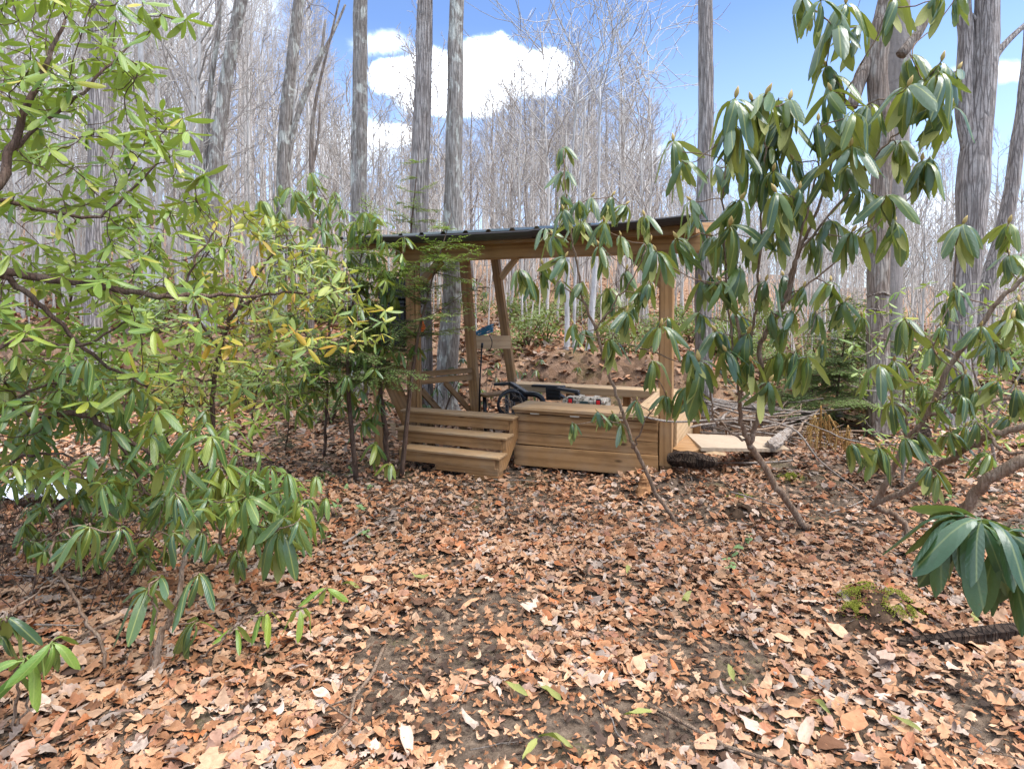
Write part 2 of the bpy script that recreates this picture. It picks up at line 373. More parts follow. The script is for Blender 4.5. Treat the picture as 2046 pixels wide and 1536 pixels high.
M_laurel = mat_leaf('laurel_leaf', [(0, (.10, .185, .030)), (.35, (.17, .26, .035)), (.7, (.25, .33, .045)), (.92, (.33, .37, .05)), (1, (.48, .36, .03))], (.33, .38, .085), .38, .5, .30)
M_yellow = mat_leaf('yellowing_leaf', [(0, (.13, .21, .055)), (.35, (.24, .31, .06)), (.62, (.34, .38, .08)), (.8, (.50, .43, .05)), (1, (.60, .30, .03))], (.33, .36, .10), .42, .45, .34, (.45, .45, .04))
M_dark = mat_leaf('deep_green_leaf', [(0, (.022, .055, .024)), (.5, (.036, .085, .036)), (1, (.070, .12, .040))], (.15, .17, .06), .34, .55, .18)
M_hem = mat_leaf('hemlock_needle', [(0, (.09, .17, .03)), (.5, (.17, .28, .045)), (1, (.27, .38, .06))], (.22, .30, .10), .5, .3, .40)
M_hem_d = mat_leaf('dark_needle', [(0, (.025, .06, .018)), (.5, (.045, .095, .026)), (1, (.08, .14, .04))], (.10, .14, .06), .5, .3, .22)
M_shrub = mat_leaf('understory_leaf', [(0, (.08, .13, .03)), (.5, (.16, .21, .06)), (1, (.32, .33, .11))], (.22, .26, .10), .5, .35, .3)
M_seed = mat_leaf('seedling_leaf', [(0, (.07, .20, .05)), (.5, (.12, .27, .07)), (1, (.20, .33, .08))], (.2, .3, .12), .5, .3, .3)
M_moss = mat_leaf('moss', [(0, (.10, .13, .012)), (.5, (.20, .24, .02)), (1, (.34, .36, .03))], (.2, .2, .03), .9, .1, .2)
M_fern = mat_leaf('rust_frond', [(0, (.30, .15, .045)), (.5, (.46, .26, .09)), (1, (.58, .38, .16))], (.42, .2, .05), .8, .1, .25, (.6, .3, .05))
def mat_camo():
    k = new_mat('camouflage'); n1 = k.noise(k.obj, 16, 3, .6, 1.0)
    c = k.ramp(n1, [(.38, (.11, .085, .055)), (.46, (.36, .31, .24)), (.56, (.50, .45, .38)), (.62, (.33, .17, .10)), (.70, (.58, .54, .47))], 'CONSTANT')
    k.link(c, k.b.inputs['Base Color']); k.b.inputs['Roughness'].default_value = .6; return k.mat
M_camo = mat_camo()

# ------------------------------------------------------------------ ground sheet
def make_ground():
    s = np.linspace(-1, 1, 221); xs = np.sinh(s * 6.2) / np.sinh(6.2) * 600
    t = np.linspace(0, 1, 420); ys = -6 + np.concatenate([np.linspace(0, 20, 230, endpoint=False), 20 + (np.linspace(0, 1, 70) ** 2.6) * 700])
    X, Y = np.meshgrid(xs, ys); Z = hgt(X, Y)
    nx, ny = len(xs), len(ys); V = np.stack([X, Y, Z], -1).reshape(-1, 3)
    i = np.arange(ny - 1)[:, None] * nx; j = np.arange(nx - 1)[None]
    Fq = np.stack([i + j, i + j + 1, i + nx + j + 1, i + nx + j], -1).reshape(-1, 4)
    o = put(bpy.data.objects.new('ground', mesh_np('ground', V, [Fq], M_ground)))
    o['kind'] = 'structure'; tag(o, 'brown leaf covered forest floor rising to a wooded hillside', None); return o
ground = make_ground()

# ------------------------------------------------------------------ fallen leaves
def leaf_template(kind, seed, lod=2):
    r = np.random.default_rng(seed)
    if kind == 'oak':
        st = np.array([0, .14, .22, .30, .38, .47, .54, .63, .71, .79, .90, 1.0]); hw = np.array([.012, .02, .15, .07, .25, .26, .10, .31, .28, .11, .17, 0.0])
    elif kind == 'oval':
        st = np.array([0, .1, .22, .38, .55, .7, .85, 1.0]); hw = np.array([.01, .05, .19, .27, .27, .21, .11, 0])
    elif kind == 'maple':
        st = np.array([0, .16, .22, .32, .42, .50, .60, .70, .80, .92, 1.0]); hw = np.array([.012, .012, .28, .22, .42, .40, .20, .28, .26, .12, 0])
    elif kind == 'long':
        st = np.array([0, .08, .25, .45, .65, .85, 1.0]); hw = np.array([.01, .04, .13, .16, .15, .09, 0])
    else:
        st = np.array([0, .3, .6, 1.0]); hw = np.array([.03, .3, .27, .02])
    if lod == 0: 
        st = np.array([0, .45, 1.0]); hw = np.array([.07, .29, .05])
    n = len(st)
    hwL = hw * r.uniform(.75, 1.15, n); hwR = hw * r.uniform(.75, 1.15, n)
    sw = np.where((kind in ('oak', 'maple')) & (hw > .2), .05, 0)
    X = np.stack([st + sw, st, st + sw], 1); Y = np.stack([hwL, np.zeros(n), -hwR], 1)
    kc = r.normal(0, 2.0) if kind != 'long' else r.uniform(5, 11) * r.choice([-1, 1])   # curl across
    kl = r.normal(0, 1.3); bend = r.normal(0, .25)
    yy_ = np.sin(kc * Y) / kc; zz = (1 - np.cos(kc * Y)) / kc * 1.0
    ang = kl * (X - .5); xx = np.where(abs(kl) > .05, np.sin(ang) / kl, X - .5); zl = (1 - np.cos(ang)) / kl
    yy_ = yy_ + bend * (X - .5) ** 2
    zz = zz + zl + r.normal(0, .025, X.shape); tw = r.normal(0, .9) * (X - .5)
    y2 = yy_ * np.cos(tw) - zz * np.sin(tw); z2 = yy_ * np.sin(tw) + zz * np.cos(tw)
    V = np.stack([xx, y2, z2], -1).reshape(-1, 3)
    i = np.arange(n - 1)[:, None] * 3; j = np.arange(2)[None]
    Fq = np.stack([i + j + 3, i + j + 4, i + j + 1, i + j], -1).reshape(-1, 4)
    return V, Fq
PATCHES = [(960, 1255, 120, 60), (870, 1340, 150, 60), (1040, 1500, 260, 70), (1290, 1470, 150, 55), (1440, 1350, 110, 50), (760, 1440, 90, 50), (1330, 1290, 60, 30), (1990, 1420, 70, 60), (870, 1130, 45, 18)]
def to_px(x, y, z): return 1023 + F * x / y, HORIZON + F * (CAM_H - z) / y
def patchiness(px, py):
    m_ = np.zeros_like(px)
    for a, b, ra, rb in PATCHES:
        d = ((px - a) / ra) ** 2 + ((py - b) / rb) ** 2
        m_ = np.maximum(m_, np.clip(1.5 - d, 0, 1))
    return np.clip(m_ * (.45 + 1.0 * vnoise(px / 38., py / 26., 9)), 0, 1)
def scatter(n, y0, y1, sizes, temps, weights, lift, tilt, seed, pw=1.0, colshift=0.0, patch_keep=.25, xr=1.0):
    r = np.random.default_rng(seed)
    y = (y0 ** (pw + 1) + r.random(n) * (y1 ** (pw + 1) - y0 ** (pw + 1))) ** (1 / (pw + 1))
    x = r.uniform(-1, 1, n) * (.93 * y + .5) * xr
    px, py = to_px(x, y, 0 * y); pt = patchiness(px, py)
    keep = r.random(n) > pt * (1 - patch_keep)
    clump = vnoise(x * 1.7, y * 1.7, 21); keep &= r.random(n) < .55 + .75 * clump
    x, y, pt = x[keep], y[keep], pt[keep]; n = len(x)
    z = hgt(x, y) + r.uniform(lift[0], lift[1], n)
    s = r.uniform(sizes[0], sizes[1], n) * np.where(pt > .3, .72, 1.0)
    kind = r.choice(len(temps), n, p=np.array(weights) / sum(weights))
    rz = r.uniform(0, 2 * math.pi, n); rx = r.normal(0, tilt, n); ry = r.normal(0, tilt, n) + (r.random(n) < .5) * math.pi * 0
    flip = np.where(r.random(n) < .5, 1., -1.)
    cz, sz, cx, sx_, cy, sy = np.cos(rz), np.sin(rz), np.cos(rx), np.sin(rx), np.cos(ry), np.sin(ry)
    # palette
    tt = np.clip(r.beta(2.0, 1.7, n) + colshift - pt * .35, 0, 1)
    stops = np.array([s_[0] for s_ in LEAFCOL]); cols = np.array([s_[1] for s_ in LEAFCOL])
    base = np.stack([np.interp(tt, stops, cols[:, i]) for i in range(3)], 1)
    tone = vnoise(x * .9, y * .9, 33); base = base * (.62 + .62 * tone)[:, None] * r.uniform(.75, 1.15, n)[:, None]
    VV, FF, CC = [], [], []; off = 0
    for ki, (tv, tf) in enumerate(temps):
        idx = np.where(kind == ki)[0]
        if not len(idx): continue
        v = tv[None] * s[idx, None, None]; v = v * np.stack([np.ones(len(idx)), np.ones(len(idx)), flip[idx]], -1)[:, None]
        a = v[..., 0]; b = v[..., 1] * cx[idx, None] - v[..., 2] * sx_[idx, None]; c = v[..., 1] * sx_[idx, None] + v[..., 2] * cx[idx, None]
        a2 = a * cy[idx, None] + c * sy[idx, None]; c2 = -a * sy[idx, None] + c * cy[idx, None]
        X = a2 * cz[idx, None] - b * sz[idx, None] + x[idx, None]; Y = a2 * sz[idx, None] + b * cz[idx, None] + y[idx, None]
        c2 = c2 - np.minimum(c2.min(1, keepdims=True) * .75, 0)
        Z = c2 + z[idx, None]
        nv = tv.shape[0]
        VV.append(np.stack([X, Y, Z], -1).reshape(-1, 3))
        FF.append((tf[None] + (off + np.arange(len(idx)) * nv)[:, None, None]).reshape(-1, tf.shape[1]))
        cv = np.repeat(base[idx][:, None], nv, 1); midr = (np.arange(nv) % 3 == 1)
        cv = cv * (1 - .22 * midr)[None, :, None] * r.uniform(.80, 1.12, (len(idx), nv, 1))
        CC.append(np.concatenate([cv, np.ones((len(idx), nv, 1))], 2).reshape(-1, 4)); off += len(idx) * nv
    return np.concatenate(VV), np.concatenate(FF), np.concatenate(CC)
kinds = ['oak'] * 8 + ['oval'] * 7 + ['maple'] * 5 + ['long'] * 6
temps_hi = [leaf_template(k_, 100 + i) for i, k_ in enumerate(kinds)]
wts_hi = [.9] * 8 + [1.2] * 7 + [.7] * 5 + [.9] * 6
temps_mid = [leaf_template(k_, 200 + i) for i, k_ in enumerate(['oval'] * 8 + ['long'] * 6 + ['oak'] * 5 + ['maple'] * 2)]
temps_lo = [leaf_template('oval', 300 + i, 0) for i in range(10)]
temps_chip = [leaf_template('chip', 400 + i, 0) for i in range(8)]
def litter(name, args, kw):
    V, Fq, Cc = scatter(*args, **kw)
    o = put(bpy.data.objects.new(name, mesh_np(name, V, [Fq], M_litter, True, Cc)), ground)
    o['kind'] = 'stuff'; return o
litter('leaf_litter', (22500, 1.5, 4.6, (.032, .108), temps_hi, wts_hi, (.0, .022), .22, 11), dict(patch_keep=.62))
litter('leaf_litter', (11500, 7.0, 10.0, (.07, .14), temps_lo, [1] * 10, (.0, .035), .26, 16), dict(pw=.7))
litter('leaf_litter', (11500, 4.6, 7.0, (.05, .115), temps_mid, [1] * len(temps_mid), (.0, .035), .26, 12), dict(pw=.7))
litter('leaf_litter', (17000, 10.0, 34.0, (.13, .26), temps_lo, [1] * 10, (.0, .03), .30, 13), dict(pw=.3))
litter('leaf_litter', (12000, 10.0, 17.0, (.09, .18), temps_lo, [1] * 10, (.0, .03), .30, 15), dict(pw=.3))
litter('leaf_chips', (25000, 1.5, 6.0, (.012, .038), temps_chip, [1] * 8, (.0, .012), .3, 14), dict(pw=.5, colshift=-.24, patch_keep=1.0))
# the leaves that show largest, one by one
def fallen_leaves():
    r = np.random.default_rng(77); meshes = []
    for i, k_ in enumerate(kinds): 
        V, Fq = leaf_template(k_, 500 + i); meshes.append(mesh_np('fallen_leaf', V, [Fq], M_fallen, True))
    gm = [mesh_np('fallen_green_leaf', *[(a, [b]) for a, b in [leaf_template('long', 560 + i)]][0], M_rhodo, True) for i in range(3)]
    n = 0
    while n < 276:
        y = 1.65 + 2.9 * r.random() ** 1.5; x = r.uniform(-1, 1) * (.86 * y)
        px, py = to_px(x, y, 0.0)
        if patchiness(np.array([px]), np.array([py]))[0] > .35 and r.random() < .75: continue
        big = r.uniform(.095, .18)
        o = bpy.data.objects.new('fallen_leaf', meshes[r.integers(len(meshes))])
        M = Matrix.Translation((x, y, hz1(x, y) + .025 + .012 * r.random())) @ Matrix.Rotation(r.uniform(0, 6.28), 4, 'Z') @ Matrix.Rotation(r.normal(0, .2), 4, 'X') @ Matrix.Rotation(r.normal(0, .2), 4, 'Y') @ Matrix.Diagonal((big, big, big, 1))
        put(o, ground, M); n += 1
    for px, py in [(1030, 1395), (1100, 1405), (1275, 1450), (1110, 1500), (1370, 1210), (1460, 1365), (1810, 1465), (1640, 1425), (1950, 1250), (610, 1250), (1060, 1525), (700, 1180), (1255, 1150), (840, 1165)]:
        q = G(px, py); L = r.uniform(.10, .15)
        o = bpy.data.objects.new('fallen_green_leaf', gm[r.integers(3)])
        put(o, ground, Matrix.Translation((q[0], q[1], q[2] + .04)) @ Matrix.Rotation(r.uniform(0, 6.28), 4, 'Z') @ Matrix.Rotation(r.normal(0, .15), 4, 'X') @ Matrix.Diagonal((L, L, L, 1)))
fallen_leaves()

# ------------------------------------------------------------------ the timber shelter: local axes u (along front), v (back)
TH = math.atan(1200 / 2919)
U = np.array([math.cos(TH), -math.sin(TH), 0]); Vv = np.array([math.sin(TH), math.cos(TH), 0])
O = P(1331, 935, 5.95); O[2] = 0
def S(a, b, z): return O + a * U + b * Vv + np.array([0, 0, z])
def onb(px, py, b):
    r = ray(px, py); t = ((O - CP) @ Vv + b) / (r @ Vv); q = CP + r * t
    return (q - O) @ U, q[2]
_boxc = {}
def board_mesh(L, w_, t_, mat, bev=.004):
    key = (round(L, 3), round(w_, 3), round(t_, 3), mat.name)
    if key in _boxc: return _boxc[key]
    bm = bmesh.new(); bmesh.ops.create_cube(bm, size=1)
    for v in bm.verts: v.co = Vector((v.co.x * L, v.co.y * w_, v.co.z * t_))
    bmesh.ops.bevel(bm, geom=bm.edges[:], offset=min(bev, t_ * .3, w_ * .3), segments=1, affect='EDGES')
    me = bpy.data.meshes.new('board'); bm.to_mesh(me); bm.free(); me.materials.append(mat); _boxc[key] = me; return me
def board(name, p0, p1, w_, t_, hint, mat, parent, bev=.004):
    """a stick of lumber from p0 to p1; its width w_ lies along hint, thickness t_ across"""
    p0, p1, hint = np.array(p0, float), np.array(p1, float), np.array(hint, float)
    x = p1 - p0; L = np.linalg.norm(x); x /= L
    y = hint - x * (hint @ x); y /= np.linalg.norm(y); z = np.cross(x, y); c = (p0 + p1) / 2
    M = Matrix(((x[0], y[0], z[0], c[0]), (x[1], y[1], z[1], c[1]), (x[2], y[2], z[2], c[2]), (0, 0, 0, 1)))
    return put(bpy.data.objects.new(name, board_mesh(L, w_, t_, mat, bev)), parent, M)
Zu = np.array([0, 0, 1.])
sh = thing('timber_shelter', S(-1.4, 1, 0), 'open tan timber shelter with dark metal shed roof among the trees', 'shelter')
g0 = -.08
# front posts
board('post', S(0, 0, .13), S(-.005, 0, 2.225), .122, .122, U, M_wood, sh)
board('post_foot', S(-.005, .01, g0), S(-.005, .01, .13), .105, .105, U, M_wood_dark, sh)
board('post', S(-2.905, 0, g0), S(-2.93, 0, 2.225), .122, .122, U, M_wood_dark, sh)
board('post_trim', S(-2.815, -.035, g0), S(-2.84, -.035, 2.225), .052, .04, U, M_wood, sh)
# rear posts of the left side
p2t = S(*[(-2.80), 1.1, 2.33]); p2b = S(-2.60, 1.1, g0)
board('post', p2b, p2t, .125, .09, U, M_wood, sh)
board('post', S(-2.47, 2.2, g0 + .05), S(-2.86, 2.2, 2.55), .115, .10, U, M_wood, sh)
board('post', S(-.36, 2.2, g0), S(-.36, 2.2, 2.60), .10, .10, U, M_wood, sh)
# beams and rafters
board('front_beam', S(-3.12, -.02, 2.33), S(.315, -.02, 2.33), .195, .085, Zu, M_wood, sh)
board('side_beam', S(-2.93, .03, 2.36), S(-2.93, 2.3, 2.58), .16, .06, Zu, M_wood_dark, sh)
board('side_beam', S(0, .03, 2.36), S(0, 2.3, 2.58), .16, .06, Zu, M_wood_dark, sh)
board('rear_beam', S(-3.2, 2.25, 2.62), S(.2, 2.25, 2.62), .18, .06, Zu, M_wood_dark, sh)
SL = (2.86 - 2.50) / 2.72                                   # roof slope along b
def roofz(b): return 2.50 + SL * (b + .32)
for i, a in enumerate(np.linspace(-3.45, .18, 8)):
    board('rafter', S(a, -.26, roofz(-.26) - .075), S(a, 2.36, roofz(2.36) - .075), .09, .04, Zu, M_wood, sh)
board('fascia', S(-3.62, -.285, roofz(-.28) - .085), S(.26, -.285, roofz(-.28) - .070), .11, .022, Zu, M_wood_dark, sh)
board('end_rafter', S(.275, -.26, roofz(-.26) - .07), S(.275, 2.36, roofz(2.36) - .07), .10, .03, Zu, M_wood, sh)
# knee braces
board('brace', S(-.05, -.005, 1.92), S(-.36, -.005, 2.24), .085, .06, -U + Zu * -1, M_wood, sh)
board('brace', S(-2.86, .02, 1.95), S(-2.56, .02, 2.24), .085, .085, U - Zu, M_wood_dark, sh)
board('brace', S(-2.74, 2.17, 2.14), S(-2.38, 2.17, 2.56), .09, .04, U - Zu, M_wood_pale, sh)
# roof panels
def roof_panels():
    a0 = -3.72; span = 4.02; npan = 5; wpan = span / npan
    for i in range(npan):
        prof = []; rib = .268; s_ = a0 + i * wpan + .004; e_ = a0 + (i + 1) * wpan - .004
        a = s_; xs = [(s_, 0.0)]
        kx = math.ceil((s_ - a0 - .02) / rib)
        for kk in range(kx, kx + 6):
            c = a0 + kk * rib + .06
            if c + .04 < e_ and c - .04 > s_: xs += [(c - .034, 0), (c - .016, .026), (c + .016, .026), (c + .034, 0)]
        xs += [(e_, 0.0)]
        mb = MB(); V = []; nb = 6
        bs = np.linspace(-.36, 2.42, nb)
        for th_ in (0, -.004):
            for (a_, dz) in xs:
                for b_ in bs: V.append(S(a_, b_, roofz(b_) + dz + th_ + (.003 if i % 2 else 0)))
        n = len(xs); Fq = []
        for q in range(n - 1):
            for j in range(nb - 1):
                k0 = q * nb + j; Fq.append((k0, k0 + nb, k0 + nb + 1, k0 + 1)); k1 = k0 + n * nb; Fq.append((k1 + 1, k1 + nb + 1, k1 + nb, k1))
            k0 = q * nb; k1 = k0 + n * nb; Fq.append((k0, k1, k1 + nb, k0 + nb)); k0 += nb - 1; k1 += nb - 1; Fq.append((k0 + nb, k1 + nb, k1, k0))
        mb.add(np.array(V), None, Fq); mb.build('roof_panel', M_roof, sh, False)
roof_panels()
# gutter in two sagging lengths
def gutter(px0, y0, px1, y1, hgt_):
    b = -.40; a0_, z0 = onb(px0, y0, b); a1_, z1 = onb(px1, y1, b)
    prof = [(-.055, hgt_), (-.06, hgt_ - .012), (-.05, .03), (-.035, 0), (.05, 0), (.05, hgt_), (.044, hgt_), (.044, .006), (-.03, .006), (-.044, .034), (-.052, hgt_ - .008)]
    V = []; n = len(prof)
    st = np.linspace(0, 1, 9)
    for t in st:
        a_ = a0_ + (a1_ - a0_) * t; z_ = z0 + (z1 - z0) * t - .012 * math.sin(t * math.pi)
        for (pb, pz) in prof: V.append(S(a_, b + pb, z_ + pz))
    Fq = [(i * n + j, i * n + (j + 1) % n, (i + 1) * n + (j + 1) % n, (i + 1) * n + j) for i in range(len(st) - 1) for j in range(n)]
    mb = MB(); mb.add(np.array(V), None, Fq); mb.build('gutter', M_gutter, sh, False)
gutter(706, 487, 1066, 476, .075); gutter(1062, 474, 1380, 446, .072)
# left rail, lower braces
board('rail', P(836, 748, 7.05), P(948, 739, 8.02), .068, .04, Zu, M_wood, sh)
board('rail', P(836, 762, 7.045), P(948, 752.5, 8.015), .075, .04, Zu, M_wood, sh)
board('brace', P(889, 764, 7.55), P(946, 828, 8.06), .07, .03, Zu, M_wood_dark, sh)
board('brace', P(842, 780, 7.1), P(886, 830, 7.5), .08, .03, Zu, M_wood_dark, sh)
# board carrying the hose, between the rear posts
board('cross_board', S(-2.80, 1.16, 1.24), S(-2.57, 2.12, 1.19), .19, .03, Zu, M_wood_pale, sh)
# bracketed shelf outside the left post
board('shelf_board', S(-3.62, .12, 1.20), S(-2.99, .12, 1.16), .42, .035, Vv, M_wood, sh)
board('shelf_edge', S(-3.62, -.11, 1.19), S(-3.0, -.11, 1.10), .10, .035, Zu, M_wood, sh)
board('shelf_edge', S(-3.64, -.11, 1.14), S(-3.64, .36, 1.14), .12, .035, Zu, M_wood_dark, sh)
board('brace', S(-3.36, -.04, g0), S(-3.42, -.04, 1.10), .11, .045, U, M_wood, sh)
board('brace', S(-2.99, .06, .28), S(-3.42, .06, 1.08), .20, .035, U, M_wood_dark, sh)
board('brace', S(-3.05, .30, g0), S(-3.62, .30, 1.12), .10, .04, U, M_wood, sh)
board('shelf_support', S(-3.5, .02, .96), S(-2.98, .02, .96), .10, .05, Zu, M_wood_dark, sh)
# deck
dk = thing('deck_platform', S(-.8, 1, 0), 'low tan plank platform under the shelter roof', 'platform')
for i in range(15):
    b = .04 + i * .148
    board('deck_plank', S(-1.60, b + .07, .245), S(.02, b + .07, .245), .140, .03, Vv, M_wood_top, dk)
board('rim_board', S(-1.61, -.055, .10), S(-.07, -.055, .125), .215, .04, Zu, M_wood, dk)
board('rim_board', S(-1.60, 0, .1), S(-1.60, 2.25, .1), .20, .04, Zu, M_wood, dk)
board('rim_board', S(.055, .07, .1), S(.055, 2.25, .1), .20, .03, Zu, M_wood_pale, dk)
# box bench
bx = thing('storage_bench', S(-.82, .15, .26), 'tan plank storage bench with hinged lid on the platform front', 'bench')
board('side_board', S(-1.585, -.045, .285), S(-.075, -.045, .295), .125, .03, Zu, M_wood, bx)
board('side_board', S(-1.585, -.043, .415), S(-.075, -.043, .425), .125, .03, Zu, M_wood, bx)
board('top_rail', S(-1.60, -.062, .518), S(-.072, -.062, .524), .078, .036, Zu, M_wood, bx)
board('end_board', S(-1.57, -.02, .40), S(-1.57, .37, .40), .30, .03, Zu, M_wood, bx)
board('end_board', S(-.085, -.02, .40), S(-.085, .37, .40), .30, .03, Zu, M_wood, bx)
board('back_board', S(-1.55, .37, .40), S(-.10, .37, .40), .30, .03, Zu, M_wood_dark, bx)
for i in range(4):
    b = -.06 + i * .118
    lb = board('lid_plank', S(-1.62, b, .618), S(-.07, b, .620), .113, .032, Vv, M_wood_top, bx)
board('lid_rail', S(-1.60, -.085, .588), S(-.075, -.085, .590), .035, .034, Zu, M_wood, bx)
for a in (-1.36, -.92, -.45):
    h_ = board('hinge', S(a - .05, -.105, .571), S(a + .05, -.105, .571), .012, .008, Zu, M_steel, bx, .001)
# back bench
bb = thing('back_bench', S(-1.2, 2.0, .26), 'long pale plank bench along the rear of the platform', 'bench')
board('seat_plank', S(-2.45, 1.93, .60), S(-.02, 1.93, .60), .14, .034, Vv, M_wood_pale, bb)
board('seat_plank', S(-2.45, 2.08, .60), S(-.02, 2.08, .60), .14, .034, Vv, M_wood_pale, bb)
board('front_rail', S(-2.45, 1.85, .565), S(-.02, 1.85, .565), .10, .034, Zu, M_wood_pale, bb)
for a in (-2.4, -1.6, -.8, -.08): board('leg', S(a, 1.98, -.06), S(a, 1.98, .58), .09, .09, U, M_wood_dark, bb)
# side seat at the right end, behind the post
sb = thing('side_seat', S(.02, .9, .26), 'short pale plank seat at the end of the storage bench', 'bench')
for i in range(3): board('seat_plank', S(-.33 + i * .125, .42, .60), S(-.33 + i * .125, 1.80, .60), .118, .034, U, M_wood_pale, sb)
board('side_panel', S(.075, .10, .42), S(.075, 1.80, .42), .35, .03, Zu, M_wood_pale, sb)
board('side_leg', S(.12, 1.9, -.05), S(.12, 1.9, .62), .09, .09, U, M_wood, sb)
board('cleat', S(-.30, .46, .5), S(.04, .46, .5), .09, .04, Zu, M_wood_dark, sb)

# steps
st_ = thing('wooden_steps', S(-2.2, -.35, 0), 'three tread wooden steps with open risers in front of the shelter', 'steps')
aL = [-2.92, -2.86, -2.80]; aR = -1.565
zt = [.535, .362, .197]; bf = [-.235, -.425, -.60]; bbk = [-.03, -.215, -.395]
aLs = [-2.945, -2.90, -2.72]
for i in range(3):
    board('tread', S(aLs[i], (bf[i] + bbk[i]) / 2 - .008, zt[i] - .012), S(aR + .012, (bf[i] + bbk[i]) / 2 - .008, zt[i] - .012), bbk[i] - bf[i] + .02, .026, Vv, M_wood_top, st_)
    board('riser', S(aLs[i] + .02, bf[i] + .025, zt[i] - .083), S(aR - .045, bf[i] + .025, zt[i] - .083), .112, .03, Zu, M_wood, st_)
def stringer(a0_, a1_):
    pts = [(-.02, .515), (-.02, .335), (-.395, .03), (-.575, .035), (-.578, .180), (-.402, .180), (-.402, .345), (-.212, .345), (-.212, .515)]
    bm = bmesh.new()
    fr = [bm.verts.new(S(a0_, b, z)) for b, z in pts]; f = bm.faces.new(fr)
    ex = bmesh.ops.extrude_face_region(bm, geom=[f])
    for v in ex['geom']:
        if isinstance(v, bmesh.types.BMVert): v.co += Vector(U * (a1_ - a0_))
    bmesh.ops.recalc_face_normals(bm, faces=bm.faces); bmesh.ops.triangulate(bm, faces=[f_ for f_ in bm.faces if len(f_.verts) > 4])
    me = bpy.data.meshes.new('stringer'); bm.to_mesh(me); bm.free(); me.materials.append(M_wood); put(bpy.data.objects.new('stringer', me), st_)
stringer(aR - .043, aR - .003); stringer(-2.75, -2.71)
board('pier_block', S(-2.30, -.52, .035), S(-1.575, -.52, .035), .075, .14, Zu, M_wood_dark, st_)
board('pier_block', S(-1.93, -.525, -.055), S(-1.57, -.525, -.055), .10, .15, Zu, M_wood_dark, st_)
board('step_post', S(-2.62, -.12, g0), S(-2.62, -.12, .5), .08, .05, U, M_wood, st_)
board('step_post', S(-2.2, -.12, g0), S(-2.2, -.12, .5), .08, .05, U, M_wood, st_)

# ------------------------------------------------------------------ things on and around the shelter
def cabinet():
    o = thing('black_cabinet', S(-3.3, .15, 1.22), 'large black plastic cabinet standing on the outer shelf beside the post', 'cabinet')
    for nm, a0_, a1_, z0, z1, b0, b1 in [('body', -3.56, -3.01, 1.235, 1.70, -.04, .33), ('upper_box', -3.42, -3.01, 1.80, 2.05, .0, .33), ('lid', -3.585, -3.005, 1.70, 1.735, -.065, .35), ('neck', -3.38, -3.05, 1.735, 1.80, .03, .3)]:
        board(nm, S(a0_, (b0 + b1) / 2, (z0 + z1) / 2), S(a1_, (b0 + b1) / 2, (z0 + z1) / 2), b1 - b0, z1 - z0, Vv, M_blackbox, o, .015)
    board('latch', S(-3.32, -.05, 1.68), S(-3.24, -.05, 1.68), .05, .02, Zu, M_black, o, .004)
    for i in range(3): board('shelf_slot', S(-3.5, -.047, 1.32 + .12 * i), S(-3.07, -.047, 1.32 + .12 * i), .02, .012, Zu, M_black, o, .003)
cabinet()
def hose():
    o = thing('blue_hose', S(-2.58, 1.4, 1.33), 'coiled blue hose resting on the pale cross board', 'hose')
    c = P(967, 668, 8.35); mb = MB(); pts = []
    for i in range(150):
        t = i / 149; a = t * 2 * math.pi * 6
        pts.append(c + np.array([.125 * math.cos(a) * (1 + .08 * math.sin(3 * a + i)), .10 * math.sin(a), .085 - .15 * t * .55 + .012 * math.sin(a * 1.3) + .05 * math.cos(a)]))
    mb.tube(pts, .0085, 7); mb.build('coil', M_blue, o)
    mb = MB(); mb.tube(smooth_path([P(977, 668, 8.25), P(983, 682, 8.25), P(981, 695, 8.3), P(976, 702, 8.35)]), .006, 6); mb.build('hose_tail', M_black, o)
hose()
def rod():
    o = thing('black_rod', P(960, 830, 7.7), 'thin black rod leaning against the rear shelter post', 'rod')
    mb = MB(); mb.tube([P(957, 838, 7.75), P(959, 760, 7.75), P(963, 690, 7.78)], [.011, .010, .010], 8); mb.build('shaft', M_blackbox, o)
    mb = MB(); mb.tube([P(963, 694, 7.78), P(963.5, 685, 7.78)], [.016, .015], 8); mb.build('grip', M_black, o)
rod()
def strap():
    o = thing('orange_strap', P(838, 640, 7.15), 'bright orange strap hanging behind the shelter post', 'strap')
    mb = MB(); a = [P(834, 624, 7.2), P(838, 640, 7.2), P(842, 655, 7.2), P(839, 668, 7.2)]; wd = [.035, .04, .05, .012]
    V = []; 
    for p_, w_ in zip(a, wd): V += [p_ - [w_, 0, 0], p_ + [w_, .01, 0]]
    V = np.array(V); V2 = V + [0, .012, 0]; n = len(V)
    Fq = [(2 * i, 2 * i + 1, 2 * i + 3, 2 * i + 2) for i in range(3)] + [(n + 2 * i + 2, n + 2 * i + 3, n + 2 * i + 1, n + 2 * i) for i in range(3)] + [(2 * i, 2 * i + 2, n + 2 * i + 2, n + 2 * i) for i in range(3)] + [(2 * i + 3, 2 * i + 1, n + 2 * i + 1, n + 2 * i + 3) for i in range(3)]
    mb.add(np.concatenate([V, V2]), None, Fq); mb.build('webbing', M_orange, o)
    mb = MB(); mb.tube([P(834, 628, 7.2), P(833, 616, 7.19)], .006, 6); mb.build('cord', M_orange, o)
strap()
